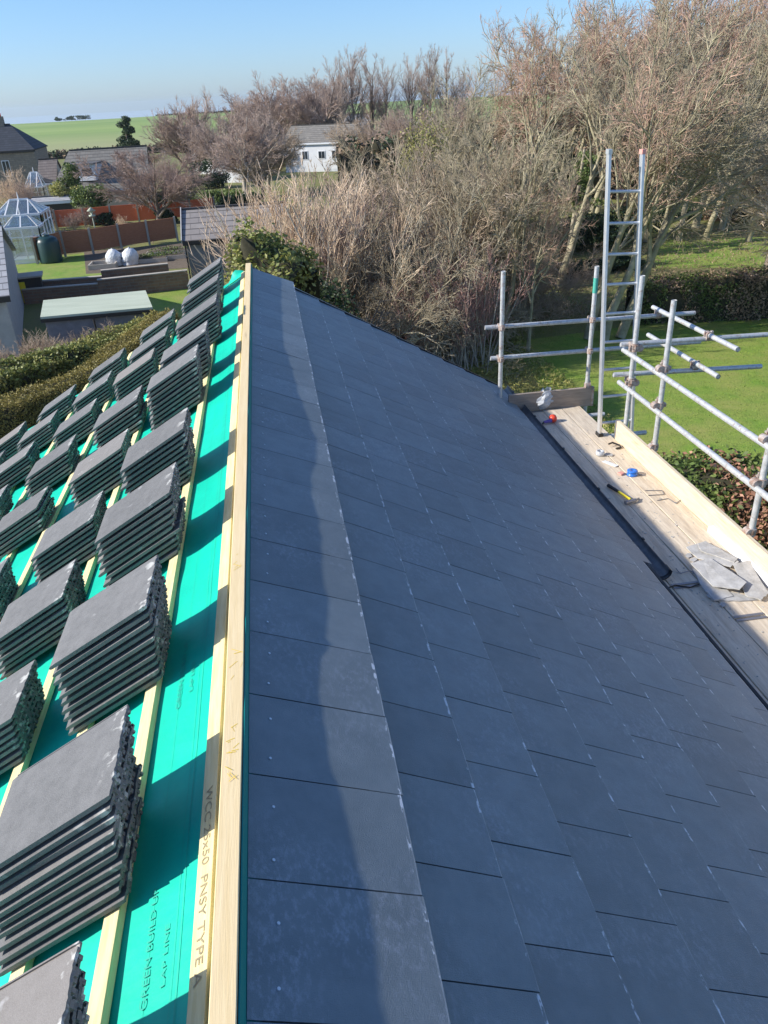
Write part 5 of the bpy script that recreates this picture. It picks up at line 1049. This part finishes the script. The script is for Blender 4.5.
for i, (px, py, Y, W, hh, m, lb) in enumerate([(575, 150, 41, 3.2, 6, 'leafmid', 'ivy clad stem high behind the ladder top'), (650, 110, 42, 3.0, 7, 'leafdark', 'ivy clad stem behind the leaning tree'), (700, 80, 44, 3.4, 8, 'leafdark', 'ivy clad stem high at the right of the woodland'), (520, 190, 38, 2.6, 4, 'leafmid', 'ivy clad stem between the woodland trunks at left')]):
    b0, H = top(px, py, Y); o = empty('ivy_clad_trunk', b0, lb, 'tree'); MB().tube(b0, b0+Vector((.5, 0, H)), .16, .06).build('trunk', M['bark'], o); gg = np.random.default_rng(300+i); n_ = 16; t_ = gg.uniform(.2, 1, n_)
    P, _ = blobs(300+i, 2600, np.c_[gg.normal(0, W*.16, n_)+.5*t_, gg.normal(0, W*.16, n_), t_*H], [(W*.13, W*.13, H*.05)]*n_, 0); put('crown', leaf_mesh('crown', P, .15, M[m], 300+i), o)
# dark understory
for i, (px, py, Y, W, m, lb) in enumerate([(500, 235, 40, 4.2, 'leafdark', 'dark laurel mass behind the grey tangle'), (540, 215, 43, 5.0, 'leafdark', 'dark laurel mass behind the mossy straight trunk'), (585, 212, 44, 5.0, 'leafdark', 'dark holly mass behind the left end of the ladder'), (622, 205, 46, 5.5, 'leafdark', 'dark holly mass behind the ladder rungs'), (530, 240, 37, 2.0, 'leafmid', 'fresh green bush between the woodland trunks'), (575, 262, 37.5, 3.2, 'leafdark', 'low dark bush at the foot of the woodland'), (612, 258, 38, 3.5, 'leafdark', 'low dark bush behind the ladder foot'), (680, 215, 52, 6, 'leafdark', 'dark evergreen mass behind the far lawn'), (735, 205, 50, 6, 'leafbrown', 'brown leaved thicket behind the far lawn'), (780, 200, 48, 6, 'leafdark', 'dark evergreen mass at the right edge'), (650, 190, 56, 6, 'leafbrown', 'brown leaved thicket behind the leaning tree'), (470, 235, 42, 4, 'leafdark', 'dark evergreen behind the mossy many stemmed trees'), (440, 225, 44, 4, 'leafdark', 'dark evergreen deep in the thicket'), (400, 220, 42, 4, 'leafdark', 'dark evergreen behind the arching tangles')]):
    b0, H = top(px, py, Y); bush('evergreen_bush' if m == 'leafdark' else 'thicket_bush', b0, W, W*.7, H, lb, m, 160+i, n=5200, size=.17, lumps=18)
hedge('wood_edge_hedge', [(6, 66, 4.5), (16, 66, 5), (30, 64, 5), (48, 60, 5)], 4.6, 3, 'dark evergreen belt deep behind the woodland trees', 'leafdark', 180, size=.35, dens=40, mix=['leafbrown'], rough=.4)
# hedges on the lawn side
hedge('shaggy_hedge', [G(628, 320)+Vector((0, 0, 1.2)), G(660, 319)+Vector((0, 0, 1.45)), G(720, 316)+Vector((0, 0, 1.5)), G(790, 313)+Vector((0, 0, 1.55)), G(860, 310)+Vector((0, 0, 1.6))], 1.5, 1.5, 'shaggy brown green hedge across the lawn, bare at its foot', 'leafmid', 190, size=.10, dens=480, mix=['leafbrown'], rough=.12)
h1_, h2_, h3_ = G(640, 462, 1.2), G(700, 470, 1.3), G(775, 476, 1.3); h1_.z = 1.15; h2_.z = 1.35; h3_.z = 1.3
hh_ = hedge('red_leaved_hedge', [h1_, h2_, h3_, h3_+(h3_-h2_)*1.2], 1.3, 1.5, 'red and green leaved garden hedge below the scaffold on the right', 'leafmid', 191, size=.11, dens=700, mix=['leafred'], rough=.10)
# ground litter and rough grass as masses
def carpet(name, n, fn, size, m, label, seed):
    g = np.random.default_rng(seed); P = fn(g, n); me = leaf_mesh(name, P, size, M[m], seed, asp=.25); o = put(name, me); return setp(o, label, 'ground cover', None, 'stuff')
carpet('rough_grass', 26000, lambda g, n: np.c_[g.uniform(1.5, 9.0, n), g.uniform(11, 28, n), g.uniform(.0, .16, n)], .15, 'leafyellow', 'rough pale grass on the bank beyond the roof verge', 1)
carpet('leaf_litter', 16000, lambda g, n: np.c_[g.uniform(8, 34, n), g.uniform(30, 47, n)+0, g.uniform(.01, .10, n)], .14, 'leafbrown', 'brown leaf litter under the woodland trees', 2)
def blades(g, n):
    x = g.uniform(5, 26, n); y = g.uniform(9, 30, n); return np.c_[x, y, g.uniform(.0, .035, n)]
carpet('lawn_grass', 60000, blades, .05, 'blade', 'short blades of the mown lawn', 3)

hz = bpy.data.materials.new('haze'); hz.use_nodes = True; N_ = hz.node_tree.nodes; N_.remove(N_['Principled BSDF']); pv = N_.new('ShaderNodeVolumePrincipled'); pv.inputs['Color'].default_value = (.80, .93, .97, 1); pv.inputs['Density'].default_value = .00015; pv.inputs['Anisotropy'].default_value = .3
hz.node_tree.links.new(pv.outputs[0], N_['Material Output'].inputs['Volume'])
MB().box((0, 4750, -20), (18100, 9700, 88)).build('haze', hz, kind='stuff')
